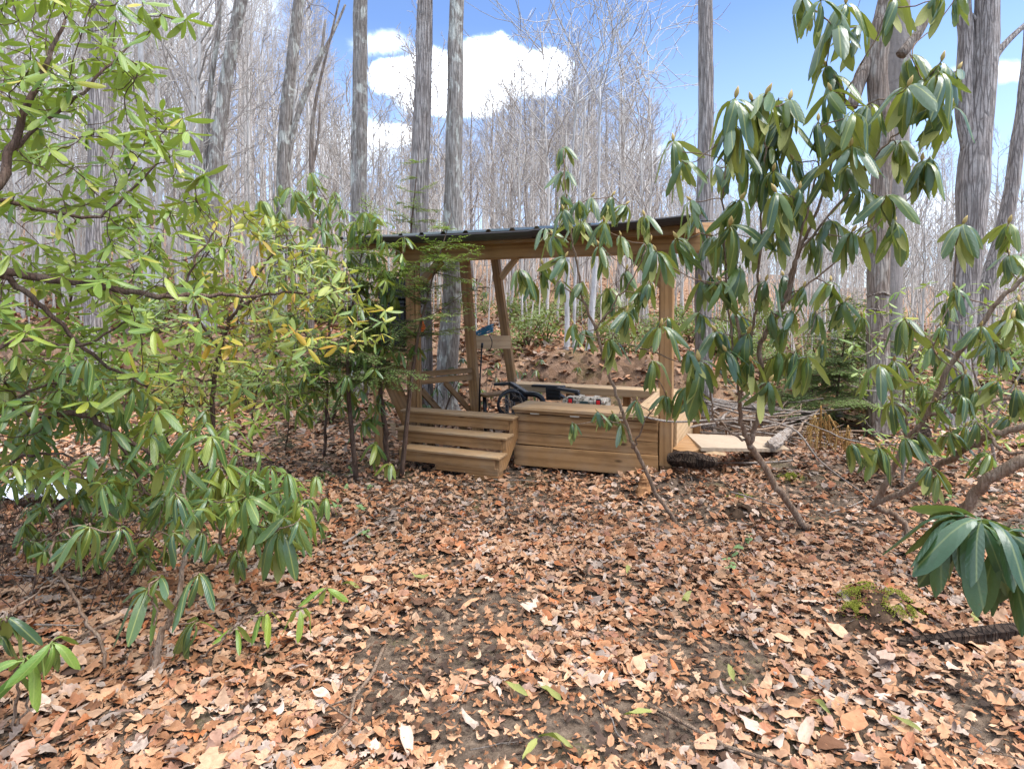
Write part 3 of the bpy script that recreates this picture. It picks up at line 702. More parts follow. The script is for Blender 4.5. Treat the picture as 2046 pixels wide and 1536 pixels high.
def chair():
    cb = P(1020, 830, 8.05); cb[2] = hz1(cb[0], cb[1])
    o = thing('lawn_chair', cb, 'black plastic lawn chair with grey plank seat beside the black rod', 'chair')
    board('seat', P(961, 790, 7.95), P(1023, 783, 8.2), .30, .03, Vv, M_wood_dark, o, .006)
    board('armrest', P(987, 767.5, 8.0), P(1024, 766, 7.97), .11, .035, Vv, M_black, o, .012)
    board('arm_strut', P(1020, 765, 7.97), P(1054, 787, 7.80), .12, .04, Vv, M_black, o, .012)
    board('side_panel', P(1019, 789, 7.98), P(1054, 796, 7.80), .15, .035, Zu, M_black, o, .012)
    board('panel_rib', P(1026, 790, 7.93), P(1050, 795, 7.79), .02, .05, Zu, M_steel_d, o, .004)
    mb = MB(); mb.tube(smooth_path([P(1050, 787, 7.80), P(1064, 787, 7.75), P(1077, 791, 7.72), P(1084, 799, 7.70), P(1086, 812, 7.70)]), .035, 9); mb.build('armrest', M_black, o)
    for px, py, d_ in ((968, 792, 7.98), (1012, 786, 8.35), (1025, 798, 7.95), (1050, 798, 7.82), (1086, 808, 7.70)):
        q = P(px, py, d_); mb = MB(); mb.tube([q, [q[0] + .02, q[1], hz1(q[0], q[1]) - .02]], [.028, .022], 8); mb.build('leg', M_black, o)
chair()
def chair_low():
    base = S(-1.22, 1.35, .262)
    o = thing('lawn_chair', base, 'low black plastic chair with slotted back behind the camouflage case', 'chair')
    def q(px, py, d): return P(px, py, d)
    board('backrest', q(1091, 786, 7.55), q(1120, 786, 7.45), .17, .03, Zu, M_black, o, .01)
    for i in range(3): board('slot_rib', q(1094, 777 + 8 * i, 7.50), q(1118, 778 + 8 * i, 7.42), .018, .02, Zu, M_blackbox, o, .004)
    board('armrest', q(1064, 770, 7.7), q(1128, 773, 7.5), .10, .03, Vv, M_black, o, .01)
    board('armrest', q(1112, 776, 7.3), q(1158, 783, 7.2), .09, .035, Vv, M_black, o, .012)
    board('seat', S(-1.35, 1.25, .42), S(-.95, 1.25, .42), .44, .03, Vv, M_black, o, .01)
    for a in (-1.33, -.98):
        for b in (1.06, 1.44): board('leg', S(a, b, .262), S(a, b, .42), .05, .05, U, M_black, o, .006)
    board('arm_post', S(-1.33, 1.44, .42), q(1096, 776, 7.62), .05, .04, U, M_black, o, .006)
    board('arm_post', S(-.98, 1.06, .42), q(1150, 784, 7.22), .05, .04, U, M_black, o, .006)
chair_low()
def case():
    c = S(-1.02, .72, .262)
    o = thing('hard_case', c, 'tan camouflage hard case with red latches behind the bench lid', 'case')
    a0_, z0 = -1.27, .262; b0 = .60
    board('case_body', S(-1.27, .72, .40), S(-.76, .72, .40), .26, .275, Vv, M_camo, o, .02)
    board('case_lid', S(-1.275, .72, .595), S(-.755, .72, .595), .27, .11, Vv, M_camo, o, .02)
    for a in (-1.10, -.92): board('case_rib', S(a - .03, .72, .655), S(a + .03, .72, .655), .25, .02, Vv, M_camo, o, .006)
    for a in (-1.17, -.84):
        l_ = board('latch', S(a - .028, .578, .60), S(a + .028, .578, .60), .13, .022, Zu, M_black, o, .004)
        board('latch_label', S(a - .02, .563, .625), S(a + .02, .563, .625), .045, .006, Zu, M_red, l_, .002)
    board('name_plate', S(-1.055, .580, .61), S(-.96, .580, .61), .035, .008, Zu, M_plate, o, .002)
case()
def basket():   # black round wire reel with dry stems, seen under the chair
    c = P(1022, 806, 7.75); o = thing('cable_reel', (c[0], c[1], hz1(c[0], c[1])), 'black round reel tangled with dry stems beside the steps', 'reel')
    mb = MB(); ring = lambda r_, off, tilt=.35: [c + np.array([r_ * math.cos(t), off + tilt * r_ * math.cos(t), r_ * math.sin(t)]) for t in np.linspace(0, 2 * math.pi, 28)]
    for off in (-.08, .06): mb.tube(ring(.17, off), .018, 7, False)
    mb.build('rim', M_black, o)
    mb = MB(); r = np.random.default_rng(4)
    for i in range(26):
        a = c + r.normal(0, .09, 3); b = c + r.normal(0, .16, 3) + [0, 0, -.05]; mb.tube(smooth_path([a, (a + b) / 2 + r.normal(0, .05, 3), b], 3), .004, 4)
    mb.build('dry_stems', M_twig, o)
    mb = MB(); mb.tube([[c[0], c[1], hz1(c[0], c[1]) - .02], [c[0], c[1], c[2] - .16]], .03, 8); mb.build('stand', M_black, o)
basket()
# plank ramp on the right with the rotten log under it
def ramp():
    o = thing('plank_ramp', P(1440, 895, 6.1) * [1, 1, 0], 'pale weathered planks lying tilted beside the shelter post', 'planks')
    A = P(1372, 866, 6.35); B = P(1402, 894, 5.85); A2 = P(1540, 872, 6.9); B2 = P(1578, 897, 6.5)
    def slab(nm, q, t_, mat):
        q = np.array(q); n = np.cross(q[1] - q[0], q[3] - q[0]); n /= np.linalg.norm(n); 
        if n[2] < 0: n = -n
        V = np.concatenate([q, q - n * t_]); mb = MB()
        mb.add(V, None, [(0, 1, 2, 3), (7, 6, 5, 4), (0, 4, 5, 1), (1, 5, 6, 2), (2, 6, 7, 3), (3, 7, 4, 0)]); x = mb.build(nm, mat, o, False)
    slab('plank', [A, B, B2, A2], .035, M_wood_grey)
    slab('plank', [P(1344, 896, 5.95), P(1372, 868, 6.33), P(1400, 897, 5.9), P(1372, 905, 5.8)], .03, M_wood)
    slab('plank', [P(1385, 897, 6.1), P(1410, 899, 5.9), P(1450, 904, 6.0), P(1430, 900, 6.2)], .03, M_wood_pale)
ramp()
def log(name, label, cat, pts, rad, mat, seed, sides=14, group=None, jit=.05):
    pts = smooth_path(np.array(pts), 8); rr = np.interp(np.linspace(0, 1, len(pts)), np.linspace(0, 1, len(rad)), rad)
    V, F4, F3 = tube(pts, rr, sides); r = np.random.default_rng(seed)
    n = len(pts) * sides; ang = np.tile(np.arange(sides), len(pts)); st__ = np.repeat(np.arange(len(pts)), sides)
    ridg = (vnoise(ang * 1.3, st__ * .18, seed) - .5) * 2 * jit + (vnoise(ang * .9, st__ * 1.1, seed + 3) - .5) * jit
    cen = np.repeat(pts, sides, 0); V[:n] += (V[:n] - cen) * ridg[:, None] * 4
    mb = MB(); mb.add(V, F3, F4); o = mb.build(name, mat, None, False); return tag(o, label, cat, group)
log('rotten_log', 'black rotten log under the pale planks', 'log', [P(1340, 915, 5.9), P(1385, 918, 5.75), P(1432, 925, 5.7)], [.075, .088, .045], M_rot, 3)
q0 = G(1762, 1296); q1 = G(1900, 1290); q2 = G(2075, 1275)
log('rotten_branch', 'dark rotten branch lying beside the mossy mound', 'branch', [q0 + [0, 0, .02], q1 + [0, 0, .035], q2 + [0, 0, .045]], [.012, .032, .045], M_rot, 5, 12)
log('broken_log', 'pale barkless broken log stub behind the planks', 'log', [P(1538, 893, 6.35), P(1556, 878, 6.55), P(1574, 862, 6.75), P(1583, 850, 6.9)], [.05, .055, .045, .012], M_twig, 8, 14, None, .09)
log('decayed_stump', 'small crumbling orange brown stump beside the thin rhododendron stem', 'stump', [G(1290, 985) - [0, 0, .03], G(1290, 985) + [0, .01, .12], G(1290, 985) + [.01, .02, .19]], [.075, .055, .02], mat_plain('rotten_wood', (.34, .17, .075), .9, .1, .5, 14, 0, .8), 9, 10, None, .09)
log('charred_stump', 'dark weathered stump behind the sprawling rhododendron limbs', 'stump', [P(1840, 892, 6.3), P(1842, 872, 6.3), P(1846, 858, 6.35)], [.10, .09, .07], M_rot, 12, 10)
log('fallen_log', 'long grey log lying behind the brush pile', 'log', [P(1420, 802, 8.6), P(1500, 812, 8.5), P(1680, 828, 8.7)], [.06, .055, .05], M_twig, 14, 10)
# crumpled white sheet at left
def sheet():
    c = G(45, 1030); n = 22; r = np.random.default_rng(5)
    o = thing('plastic_sheet', c, 'crumpled white plastic sheet with blue print under the left shrub', 'sheet')
    xs = np.linspace(-.42, .30, n); ys = np.linspace(-.16, .22, n); X, Y = np.meshgrid(xs, ys)
    Z = .05 + .10 * vnoise(X * 7, Y * 7, 3) + .05 * vnoise(X * 17, Y * 17, 4) + .05 * (Y > .1)
    top = np.stack([X + c[0], Y + c[1] + .25, Z + c[2]], -1).reshape(-1, 3); bot = top - [0, 0, .006]
    i = np.arange(n - 1)[:, None] * n; j = np.arange(n - 1)[None]; Fq = np.stack([i + j, i + j + 1, i + n + j + 1, i + n + j], -1).reshape(-1, 4)
    mb = MB(); mb.add(np.concatenate([top, bot]), None, np.concatenate([Fq, Fq[:, ::-1] + n * n])); mb.build('film', M_white, o, False)
    for (a, b) in ((-.30, .05), (-.05, .12)):
        k = np.argmin(abs(X - a).ravel() + abs(Y - b).ravel()); rr, cc_ = divmod(k, n)
        idx = [(rr + dr) * n + cc_ + dc for dr in (0, 1, 2) for dc in (0, 1, 2, 3)]
        mb = MB(); mb.add(top[idx] + [0, 0, .004], None, [(q * 4 + w_, q * 4 + w_ + 1, q * 4 + w_ + 5, q * 4 + w_ + 4) for q in (0, 1) for w_ in (0, 1, 2)]); mb.build('blue_mark', M_bluemark, o)
sheet()

# ------------------------------------------------------------------ trees
CHEAP = False
def limb_mesh(mb, r, base, d, L, rad, lvl, maxlvl, up, twigs, wig=.16, segs=None):
    segs = segs or ((3 if lvl == 0 else 2) if CHEAP else (6 if lvl == 0 else 4 if lvl == 1 else 3))
    pts = [np.array(base, float)]; dd = np.array(d, float)
    for i in range(segs):
        dd = dd + r.normal(0, wig, 3) + np.array([0, 0, up]); dd /= np.linalg.norm(dd); pts.append(pts[-1] + dd * L / segs)
    pts = np.array(pts); rr = np.linspace(rad, max(rad * .3, .0045), len(pts))
    mb.tube(pts, rr, 3 if CHEAP else 5 if lvl == 0 else 4 if lvl == 1 else 3, False)
    if lvl < maxlvl:
        nb = twigs[lvl]
        for k in range(nb):
            t = (k + .6 + r.uniform(-.3, .3)) / nb * .82 + .18; t = min(t, .99)
            i = min(int(t * segs), segs - 1); f = t * segs - i; b = pts[i] * (1 - f) + pts[i + 1] * f
            tg = pts[i + 1] - pts[i]; tg /= np.linalg.norm(tg)
            sd_ = np.cross(tg, r.normal(0, 1, 3)); sd_ /= np.linalg.norm(sd_) + 1e-9
            nd = tg * .8 + sd_ * r.uniform(.5, .9); nd /= np.linalg.norm(nd)
            limb_mesh(mb, r, b, nd, L * r.uniform(.35, .6) * (1.15 - .5 * t), max(rad * .5 * (1 - .5 * t), .0075), lvl + 1, maxlvl, up, twigs, wig)
def bare_tree(seed, H, r0, clear, n1, spread_, maxlvl=2, twigs=(5, 4), lean=.02, sides=8, r_end=.25):
    r = np.random.default_rng(seed)
    nseg = 12; zs = np.linspace(-.3, H, nseg + 1); wob = np.cumsum(r.normal(0, lean, (nseg + 1, 2)), 0) * H / 12
    wob -= wob[0]
    pts = np.column_stack([wob[:, 0], wob[:, 1], zs]); rr = r0 * np.interp(np.linspace(0, 1, nseg + 1), [0, .04, .5, 1], [1.25, 1, .72, .08 if r_end < .2 else r_end * .4])
    tm = MB(); tm.tube(pts, rr, sides)
    cm_ = MB()
    for k in range(n1):
        t = clear + (1 - clear) * (k + r.uniform(.1, .9)) / n1; i = min(int(t * nseg), nseg - 1); f = t * nseg - i
        b = pts[i] * (1 - f) + pts[i + 1] * f; az = r.uniform(0, 6.28); el = R(r.uniform(35, 62))
        L = H * spread_ * (1.15 - t) * r.uniform(.7, 1.25) + .5
        limb_mesh(cm_, r, b, (math.cos(az) * math.cos(el), math.sin(az) * math.cos(el), math.sin(el)), L, max(r0 * .36 * (1.2 - t), .018), 0, maxlvl, .10, twigs)
    return tm, cm_
protos = []
for i in range(12):
    r = np.random.default_rng(900 + i)
    H = 13.0; tm, cmb = bare_tree(40 + i, H, .105, [.42, .5, .58, .38][i % 4], [19, 17, 22, 20][i % 4], [.28, .24, .32, .22][i % 4], 2, (6, 4), .05)
    protos.append((tm.mesh('trunk', M_far_t), cmb.mesh('branches', M_far)))
for i in range(5):      # broad crowned ones
    tm, cmb = bare_tree(70 + i, 13.0, .12, [.30, .38, .26, .42, .34][i], 17, .30, 2, (7, 5), .045)
    protos.append((tm.mesh('trunk', M_far_d), cmb.mesh('branches', M_far_d)))
def place_tree(k, x, y, s_, rz, label, group, sxy=1.0, name='bare_tree'):
    z = hz1(x, y)
    e = bpy.data.objects.new(name, None); e.empty_display_size = .1
    C.objects.link(e); e.location = (x, y, z); e.rotation_euler = (0, 0, rz); e.scale = (s_ * sxy, s_ * sxy, s_)
    tag(e, label, 'tree', group)
    a = bpy.data.objects.new('trunk', protos[k][0]); C.objects.link(a); a.parent = e
    b = bpy.data.objects.new('crown', protos[k][1]); C.objects.link(b); b.parent = e
    return e
TOPX = [0, 560, 640, 720, 800, 900, 1000, 1090, 1180, 1290, 1340, 1420, 1560, 1700, 1850, 2046]
TOPY = [-160, -120, 60, 300, 330, 300, 230, 190, 170, 230, 330, 380, 400, 430, 400, 380]
def hill_label(px):
    for lim, where, grp in ((180, 'left of the stout furrowed tree', 'left of the furrowed tree'), (410, 'between the furrowed tree and the mossy bent tree', 'right of the furrowed tree'), (560, 'between the mossy bent tree and the slim mottled tree', 'right of the bent tree'), (715, 'between the slim mottled tree and the shelter roof', 'left of the roof'),
                            (900, 'behind the tall trunks at the roof end', 'behind the roof end'), (1400, 'on the slope behind the shelter roof', 'behind the roof'), (1750, 'between the shelter and the ringed tree', 'left of the ringed tree'), (9999, 'beyond the ringed tree and the forked tree', 'beyond the forked tree')):
        if px < lim: return 'slender bare grey tree ' + where, 'bare hillside trees ' + grp
def hill_trees():
    r = np.random.default_rng(17); placed = []; n = 0; tries = 0
    while n < 272 and tries < 20000:
        tries += 1
        px = r.uniform(-40, 2090); 
        if px > 1400 and r.random() < .25: continue
        if px < 640 and r.random() < .1: continue
        d = 12.5 + 66 * r.random() ** 1.1
        if 700 < px < 1500 and d < 17 and r.random() < .8: continue
        x = (px - 1023) / F * d
        if any((x - a) ** 2 + (d - b) ** 2 < 1.1 for a, b in placed): continue
        z = hz1(x, d); top = np.interp(px, TOPX, TOPY) + r.normal(0, 55) + (40 if d > 50 else 0)
        ht = CAM_H + (HORIZON - top) / F * d - z
        ht = float(np.clip(ht, 5.0, 21))
        if px > 1400: ht = min(ht, 9 + .08 * d)
        placed.append((x, d)); s_ = ht / 13.0
        place_tree(int(r.integers(12)), x, d, s_, r.uniform(0, 6.28), *hill_label(px), float(np.clip(1.0 / s_ ** .35, .8, 1.3)) * r.uniform(.55, 1.0)); n += 1
hill_trees()
def crown_trees():
    r = np.random.default_rng(18)
    for i, (px, ty, d) in enumerate([(868, 230, 33), (760, 250, 36), (942, 190, 34), (985, 150, 31), (1022, 170, 36), (1050, 140, 29), (1082, 150, 33), (1112, 125, 28), (1150, 95, 30), (1172, 130, 34), (1232, 130, 29), (1262, 190, 32), (1300, 215, 35), (1205, 170, 38), (1130, 190, 40), (1340, 320, 36), (1600, 400, 33), (1870, 420, 30), (1660, 430, 38)]):
        x = (px - 1023) / F * d; z = hz1(x, d); ht = CAM_H + (HORIZON - ty) / F * d - z
        place_tree(12 + i % 5, x, d, ht / 13.0, r.uniform(0, 6.28), 'broad crowned dark bare tree ' + ('standing above the shelter roof' if px < 1400 else 'between the shelter and the forked tree'), 'broad crowned bare trees ' + ('above the roof' if px < 1400 else 'right of the shelter'), r.uniform(.9, 1.2))
crown_trees()
def saplings():
    pr = []
    for i in range(8):
        tm, cmb = bare_tree(130 + i, 7.0, .042, .22, 15, .28, 2, (4, 2), .05, 5)
        pr.append((tm.mesh('trunk', M_far_t), cmb.mesh('branches', M_far)))
    r = np.random.default_rng(19); n = 0
    while n < 285:
        px = r.uniform(-60, 2110); d = 12.6 + 36 * r.random() ** 1.2
        if 720 < px < 1480 and d < 16: continue
        x = (px - 1023) / F * d; e = place_tree(0, x, d, 1.0, r.uniform(0, 6.28), 'thin twiggy bare sapling' + hill_label(px)[0][24:] if False else hill_label(px)[0].replace('slender bare grey tree', 'thin twiggy bare sapling'), hill_label(px)[1].replace('trees', 'saplings'), 1.0, 'bare_sapling')
        sc = r.uniform(.6, 1.35) if px < 1330 else r.uniform(.45, .85); e.scale = (sc, sc, sc); e['category'] = 'sapling'; k = int(r.integers(8))
        for ch in e.children: ch.data = pr[k][0 if ch.name.startswith('trunk') else 1]
        n += 1
saplings()
def far_woods():
    global CHEAP
    lows = []; CHEAP = True
    for i in range(6):
        tm, cmb = bare_tree(200 + i, 13.0, .085, .34, 12, .24, 1, (6,), .03, 4)
        lows.append((np.concatenate(tm.V + cmb.V), np.concatenate([f for f in tm.F4] + [f + tm.n for f in cmb.F4])))
    CHEAP = False
    r = np.random.default_rng(23); VV, FF, off = [], [], 0
    for k in range(300):
        px = r.uniform(-150, 2200); d = 34 + 78 * r.random() ** .8; x = (px - 1023) / F * d; z = hz1(x, d)
        top = np.interp(px, TOPX, TOPY) + 60 + r.normal(0, 50)
        ht = float(np.clip(CAM_H + (HORIZON - top) / F * d - z, 4.5, 19)); 
        if px > 1400: ht = min(ht, 10.)
        v, f = lows[r.integers(6)]; a = r.uniform(0, 6.28); s_ = ht / 13
        q = v * [s_, s_, s_]; X = q[:, 0] * math.cos(a) - q[:, 1] * math.sin(a) + x; Y = q[:, 0] * math.sin(a) + q[:, 1] * math.cos(a) + d
        VV.append(np.column_stack([X, Y, q[:, 2] + z])); FF.append(f + off); off += len(v)
    o = put(bpy.data.objects.new('far_woods', mesh_np('far_woods', np.concatenate(VV), [np.concatenate(FF)], M_far)))
    tag(o, 'dense grey leafless woods covering the distant hill', 'woods', kind='stuff')
far_woods()
def thicket():
    r = np.random.default_rng(29); mb = MB()
    for k in range(1500):
        px = r.uniform(-150, 2200); d = 11.8 + 50 * r.random() ** 1.3; x = (px - 1023) / F * d
        if 700 < px < 1500 and d < 16 and r.random() < .7: continue
        z = hz1(x, d); H = r.uniform(1.2, 5.5); a = r.normal(0, .07, 2); n = 4; p = np.array([x, d, z - .05]); pts = [p]
        for i in range(n): p = p + np.array([a[0] + r.normal(0, .05), a[1] + r.normal(0, .05), 1]) * H / n; pts.append(p)
        r0 = .006 + .0045 * H; mb.tube(pts, np.linspace(r0, r0 * .2, n + 1), 3, False)
        for q in range(int(r.integers(3, 8))):
            b = pts[int(r.integers(1, n))]; az = r.uniform(0, 6.28); e = np.array([math.cos(az) * .6, math.sin(az) * .6, .8]) * H * r.uniform(.12, .3)
            mb.tube([b, b + e * .5 + r.normal(0, .04, 3), b + e + [0, 0, .1]], [r0 * .5, r0 * .35, .003], 3, False)
    o = mb.build('sapling_thicket', M_far, None); tag(o, 'thicket of leafless grey saplings covering the slope', 'thicket', kind='stuff')
thicket()

def big_tree(name, label, path, wid, d, mat, H=17.0, seed=0, extra=(), limbs=9, sides=18, group=None, tilt_y=0.0, rings=()):
    """trunk centreline traced in the picture, standing at depth d on the ground; carries on above the frame"""
    r = np.random.default_rng(seed)
    pts = []
    for i, (px, py) in enumerate(path): pts.append(P(px, py, d + tilt_y * i))
    gx, gy = pts[0][0], pts[0][1]; gz = hz1(gx, gy)
    if pts[0][2] > gz + .05: pts.insert(0, np.array([gx, gy, gz - .15])); wid = [wid[0] * 1.25] + list(wid)
    else: pts[0] = np.array([gx, gy, gz - .15])
    rad = [w_ / 2 / F * d for w_ in wid]
    top = pts[-1]; dirn = pts[-1] - pts[-2]; dirn /= np.linalg.norm(dirn)
    k = 0
    while pts[-1][2] < H + gz and k < 8:
        dirn = dirn + r.normal(0, .03, 3) + [0, 0, .05]; dirn /= np.linalg.norm(dirn); pts.append(pts[-1] + dirn * 2.2); rad.append(rad[-1] * .84); k += 1
    sp = smooth_path(pts, 7); rr = np.interp(np.linspace(0, 1, len(sp)), np.linspace(0, 1, len(rad)), rad)
    V, F4, F3 = tube(sp, rr, sides); n = len(sp) * sides
    ang = np.tile(np.arange(sides), len(sp)); zz = V[:n, 2]
    a_ = ang / sides * 2 * math.pi
    disp = (vnoise(np.cos(a_) * 2.2 + 9, zz * 1.6 + np.sin(a_) * 2, seed) - .5) * .16 + (vnoise(np.cos(a_) * 6 + 5, zz * 5 + np.sin(a_) * 6, seed + 1) - .5) * .10
    flare = np.clip(1 - (zz - gz) / .45, 0, 1) ** 2 * (.35 + .35 * np.sin(a_ * 4 + seed))
    cen = np.repeat(sp, sides, 0); V[:n] += (V[:n] - cen) * (disp + flare)[:, None]
    o = thing(name, (gx, gy, gz), label, 'tree', group)
    mb = MB(); mb.add(V, F3, F4); mb.build('trunk', mat, o)
    for (rx_, ry_) in rings:
        c = P(rx_, ry_, d); i = int(np.argmin(abs(sp[:, 2] - c[2]))); c = sp[i]; t_ = np.linspace(0, 2 * math.pi, 40)
        q = np.array([c + np.array([math.cos(t) * rr[i] * .99, math.sin(t) * rr[i] * .99, .02 * math.sin(2 * t + ry_) + .03 * (vnoise(math.cos(t) * 2, math.sin(t) * 2, 5) - .5)]) for t in t_]); mb = MB(); mb.tube(q, .010 + .010 * vnoise(t_ * 3, t_ * 0, 8), 7, False); mb.build('bark_ring', mat, o)
    for ex in extra:
        epts, ew = ex[0], ex[1]; ed = ex[2] if len(ex) > 2 else d
        q = smooth_path([P(a, b, ed + .02 * i) for i, (a, b) in enumerate(epts)], 6); er = np.interp(np.linspace(0, 1, len(q)), np.linspace(0, 1, len(ew)), [w_ / 2 / F * ed for w_ in ew])
        mb = MB(); mb.tube(q, er, 10); 
        mb.build('limb', mat, o)
    cm_ = MB(); z0 = max(top[2], 5.5)
    for k in range(limbs):
        zt_ = z0 + (sp[-1][2] - z0) * (k + r.random()) / limbs; i = int(np.argmin(abs(sp[:, 2] - zt_))); az = r.uniform(0, 6.28); el = R(r.uniform(25, 55))
        limb_mesh(cm_, r, sp[i], (math.cos(az) * math.cos(el), math.sin(az) * math.cos(el), math.sin(el)), r.uniform(2.2, 4.0), rr[i] * .45, 0, 2, .06, (5, 3))
    cm_.build('crown', mat, o)
    return o
big_tree('forest_tree', 'tall straight lichen mottled tree left of the roof end', [(716, 780), (716, 430), (719, 200), (720, 0)], [33, 31, 30, 28], 10.8, M_bark_lichen, seed=1)
big_tree('forest_tree', 'tall pale grey tree rising behind the outer shelf', [(848, 800), (846, 640), (838, 420), (845, 200), (849, 0)], [36, 34, 35, 34, 30], 9.7, M_bark_grey, seed=2)
big_tree('forest_tree', 'thick lichen mottled tree behind the slanted rear posts', [(890, 820), (893, 740), (902, 600), (905, 430), (909, 200), (913, 0)], [50, 43, 38, 36, 33, 29], 9.6, M_bark_lichen, seed=3)
big_tree('forest_tree', 'straight grey tree behind the right shelter post', [(1407, 850), (1405, 600), (1408, 400), (1410, 200), (1409, 0)], [34, 33, 31, 29, 27], 8.5, M_bark_grey, seed=4)
big_tree('forest_tree', 'rough barked tree with a raised bark ring at chest height', [(1757, 868), (1755, 620), (1758, 430), (1765, 290), (1752, 160), (1760, 60), (1775, 0)], [42, 38, 38, 38, 36, 36, 34], 7.9, M_bark_brown, seed=5,
         rings=[(1756, 583), (1756, 604)], extra=[([(1702, 215), (1722, 150), (1745, 110), (1762, 70)], [20, 26, 26, 30]), ([(1800, 110), (1835, 65), (1862, 10)], [20, 18, 15])])
big_tree('forest_tree', 'smooth grey barked tree close behind the ringed trunk', [(1786, 850), (1784, 600), (1788, 400), (1793, 150), (1793, 0)], [34, 34, 40, 46, 44], 8.6, M_bark_smooth, seed=6)
big_tree('forest_tree', 'thick shaggy grey tree with forked stems beside the sprawling rhododendron', [(1912, 840), (1920, 640), (1938, 500), (1944, 380), (1948, 300), (1962, 180), (1968, 90), (1972, 0)], [54, 48, 46, 54, 50, 46, 44, 40], 8.4, M_bark_grey, seed=7,
         extra=[([(1940, 300), (1926, 220), (1927, 150), (1930, 70), (1924, 0), (1926, -200)], [34, 32, 30, 28, 28, 22]), ([(1985, 120), (1998, 100), (2024, 72), (2060, 40)], [14, 13, 11, 9]), ([(1958, 45), (1940, 30), (1925, 12)], [9, 8, 6])])
big_tree('forest_tree', 'leaning pale trunk right of the forked tree', [(1925, 800), (1965, 600), (2000, 480), (2020, 380), (2034, 280), (2046, 200), (2056, 90)], [30, 28, 27, 25, 24, 23, 20], 9.2, M_bark_grey, seed=8)
big_tree('forest_tree', 'stout furrowed grey tree behind the left rhododendron leaves', [(194, 760), (196, 560), (200, 300), (204, 120), (207, 0)], [50, 42, 42, 42, 40], 9.0, M_bark_grey, seed=9)
big_tree('forest_tree', 'mossy bent tree with a crook among the hillside trunks', [(415, 700), (422, 480), (430, 330), (442, 230), (458, 120), (478, 20), (490, -40)], [28, 26, 28, 26, 24, 22, 20], 12.5, M_bark_lichen, seed=10,
         extra=[([(424, 290), (440, 250), (452, 248)], [16, 18, 8]), ([(420, 420), (412, 300), (420, 180), (436, 60), (440, -60)], [12, 11, 10, 9, 8])])
big_tree('forest_tree', 'slim mottled tree leaning right beside the curved dead stems', [(560, 720), (564, 420), (570, 250), (584, 120), (598, 0)], [26, 24, 24, 22, 20], 13.0, M_bark_lichen, seed=11,
         extra=[([(574, 330), (590, 250), (612, 190), (640, 120), (668, 60), (690, 10)], [10, 9, 8, 7, 6, 4]), ([(578, 280), (610, 180), (640, 110), (650, 40)], [8, 7, 6, 4])])
big_tree('dead_tree', 'thin brown dead tree with curved forked stems', [(622, 720), (622, 420), (622, 330), (625, 240), (640, 160), (664, 60)], [13, 11, 10, 8, 6, 4], 11.5, M_bark_brown, H=7, seed=12, limbs=3, sides=8, extra=[([(622, 340), (635, 280), (640, 200)], [7, 5, 3])])
big_tree('pale_sapling', 'pale slim trunk growing on the bank behind the bench', [(1133, 770), (1133, 600), (1135, 500), (1137, 400)], [11, 10, 9, 5], 12.2, M_bark_pale, H=4.0, seed=13, sides=10, limbs=8)
big_tree('pale_sapling', 'very thin pale trunk between two thicker pale trunks', [(1146, 772), (1147, 640), (1151, 520), (1155, 430)], [6, 6, 5, 3], 12.4, M_bark_pale, H=4.0, seed=14, sides=8, limbs=5)
big_tree('pale_sapling', 'pale double width trunk leaning slightly on the bank', [(1174, 775), (1181, 650), (1190, 520), (1196, 400)], [13, 12, 10, 5], 12.0, M_bark_pale, H=4.0, seed=15, sides=10, limbs=8)
big_tree('pale_sapling', 'pale birch like trunk behind the furrowed left tree', [(300, 720), (296, 600), (290, 420), (285, 250), (280, 60)], [17, 15, 14, 12, 10], 13.0, M_bark_pale, seed=16, sides=10, limbs=7, extra=[([(298, 640), (312, 590), (318, 480), (322, 300)], [10, 10, 9, 7])])

# ------------------------------------------------------------------ rhododendrons
def rleaf_template(seed, droop, wid=.106):
    """leaf of length 1 along +X, top side +Z; stalk included"""
    r = np.random.default_rng(seed)
    st__ = np.array([0, .09, .14, .26, .42, .58, .74, .88, 1.0]); hw = np.array([.010, .011, .045, .72, .95, 1.0, .95, .68, .10]); hw[3:] *= wid; hw[2] = .05; hw[3] *= 1.0
    n = len(st__); ang0 = 0.0; ang = ang0 - droop * np.clip(st__ / .45, 0, 1) ** 1.0 + r.normal(0, .05)
    dx = np.diff(st__); cx = np.concatenate([[0], np.cumsum(dx * np.cos((ang[1:] + ang[:-1]) / 2))]); cz = np.concatenate([[0], np.cumsum(dx * np.sin((ang[1:] + ang[:-1]) / 2))])
    roll = r.uniform(1.5, 4.5); V = []
    for i in range(n):
        nx, nz_ = -math.sin(ang[i]), math.cos(ang[i])
        for q in (-1, -.5, 0, .5, 1):
            if n and i < 2 and abs(q) == .5: pass
            y = q * hw[i]; k_ = roll; yy_ = math.sin(k_ * y) / k_; dn = (1 - math.cos(k_ * y)) / k_ + (-.012 if q == 0 and i > 1 else 0)
            V.append((cx[i] - nx * dn, yy_, cz[i] - nz_ * dn))
    V = np.array(V); V[:, 1] += r.normal(0, .12) * V[:, 0] ** 2
    i = np.arange(n - 1)[:, None] * 5; j = np.arange(4)[None]
    Fq = np.stack([i + j, i + j + 5, i + j + 6, i + j + 1], -1).reshape(-1, 4)
    return V, Fq
RL = {'droop': [rleaf_template(10 + i, R(d_)) for i, d_ in enumerate((40, 55, 65, 75, 50, 60))], 'spread': [rleaf_template(30 + i, R(d_), .125) for i, d_ in enumerate((5, 15, 25, -8, 35, 20))]}
RLO = {}
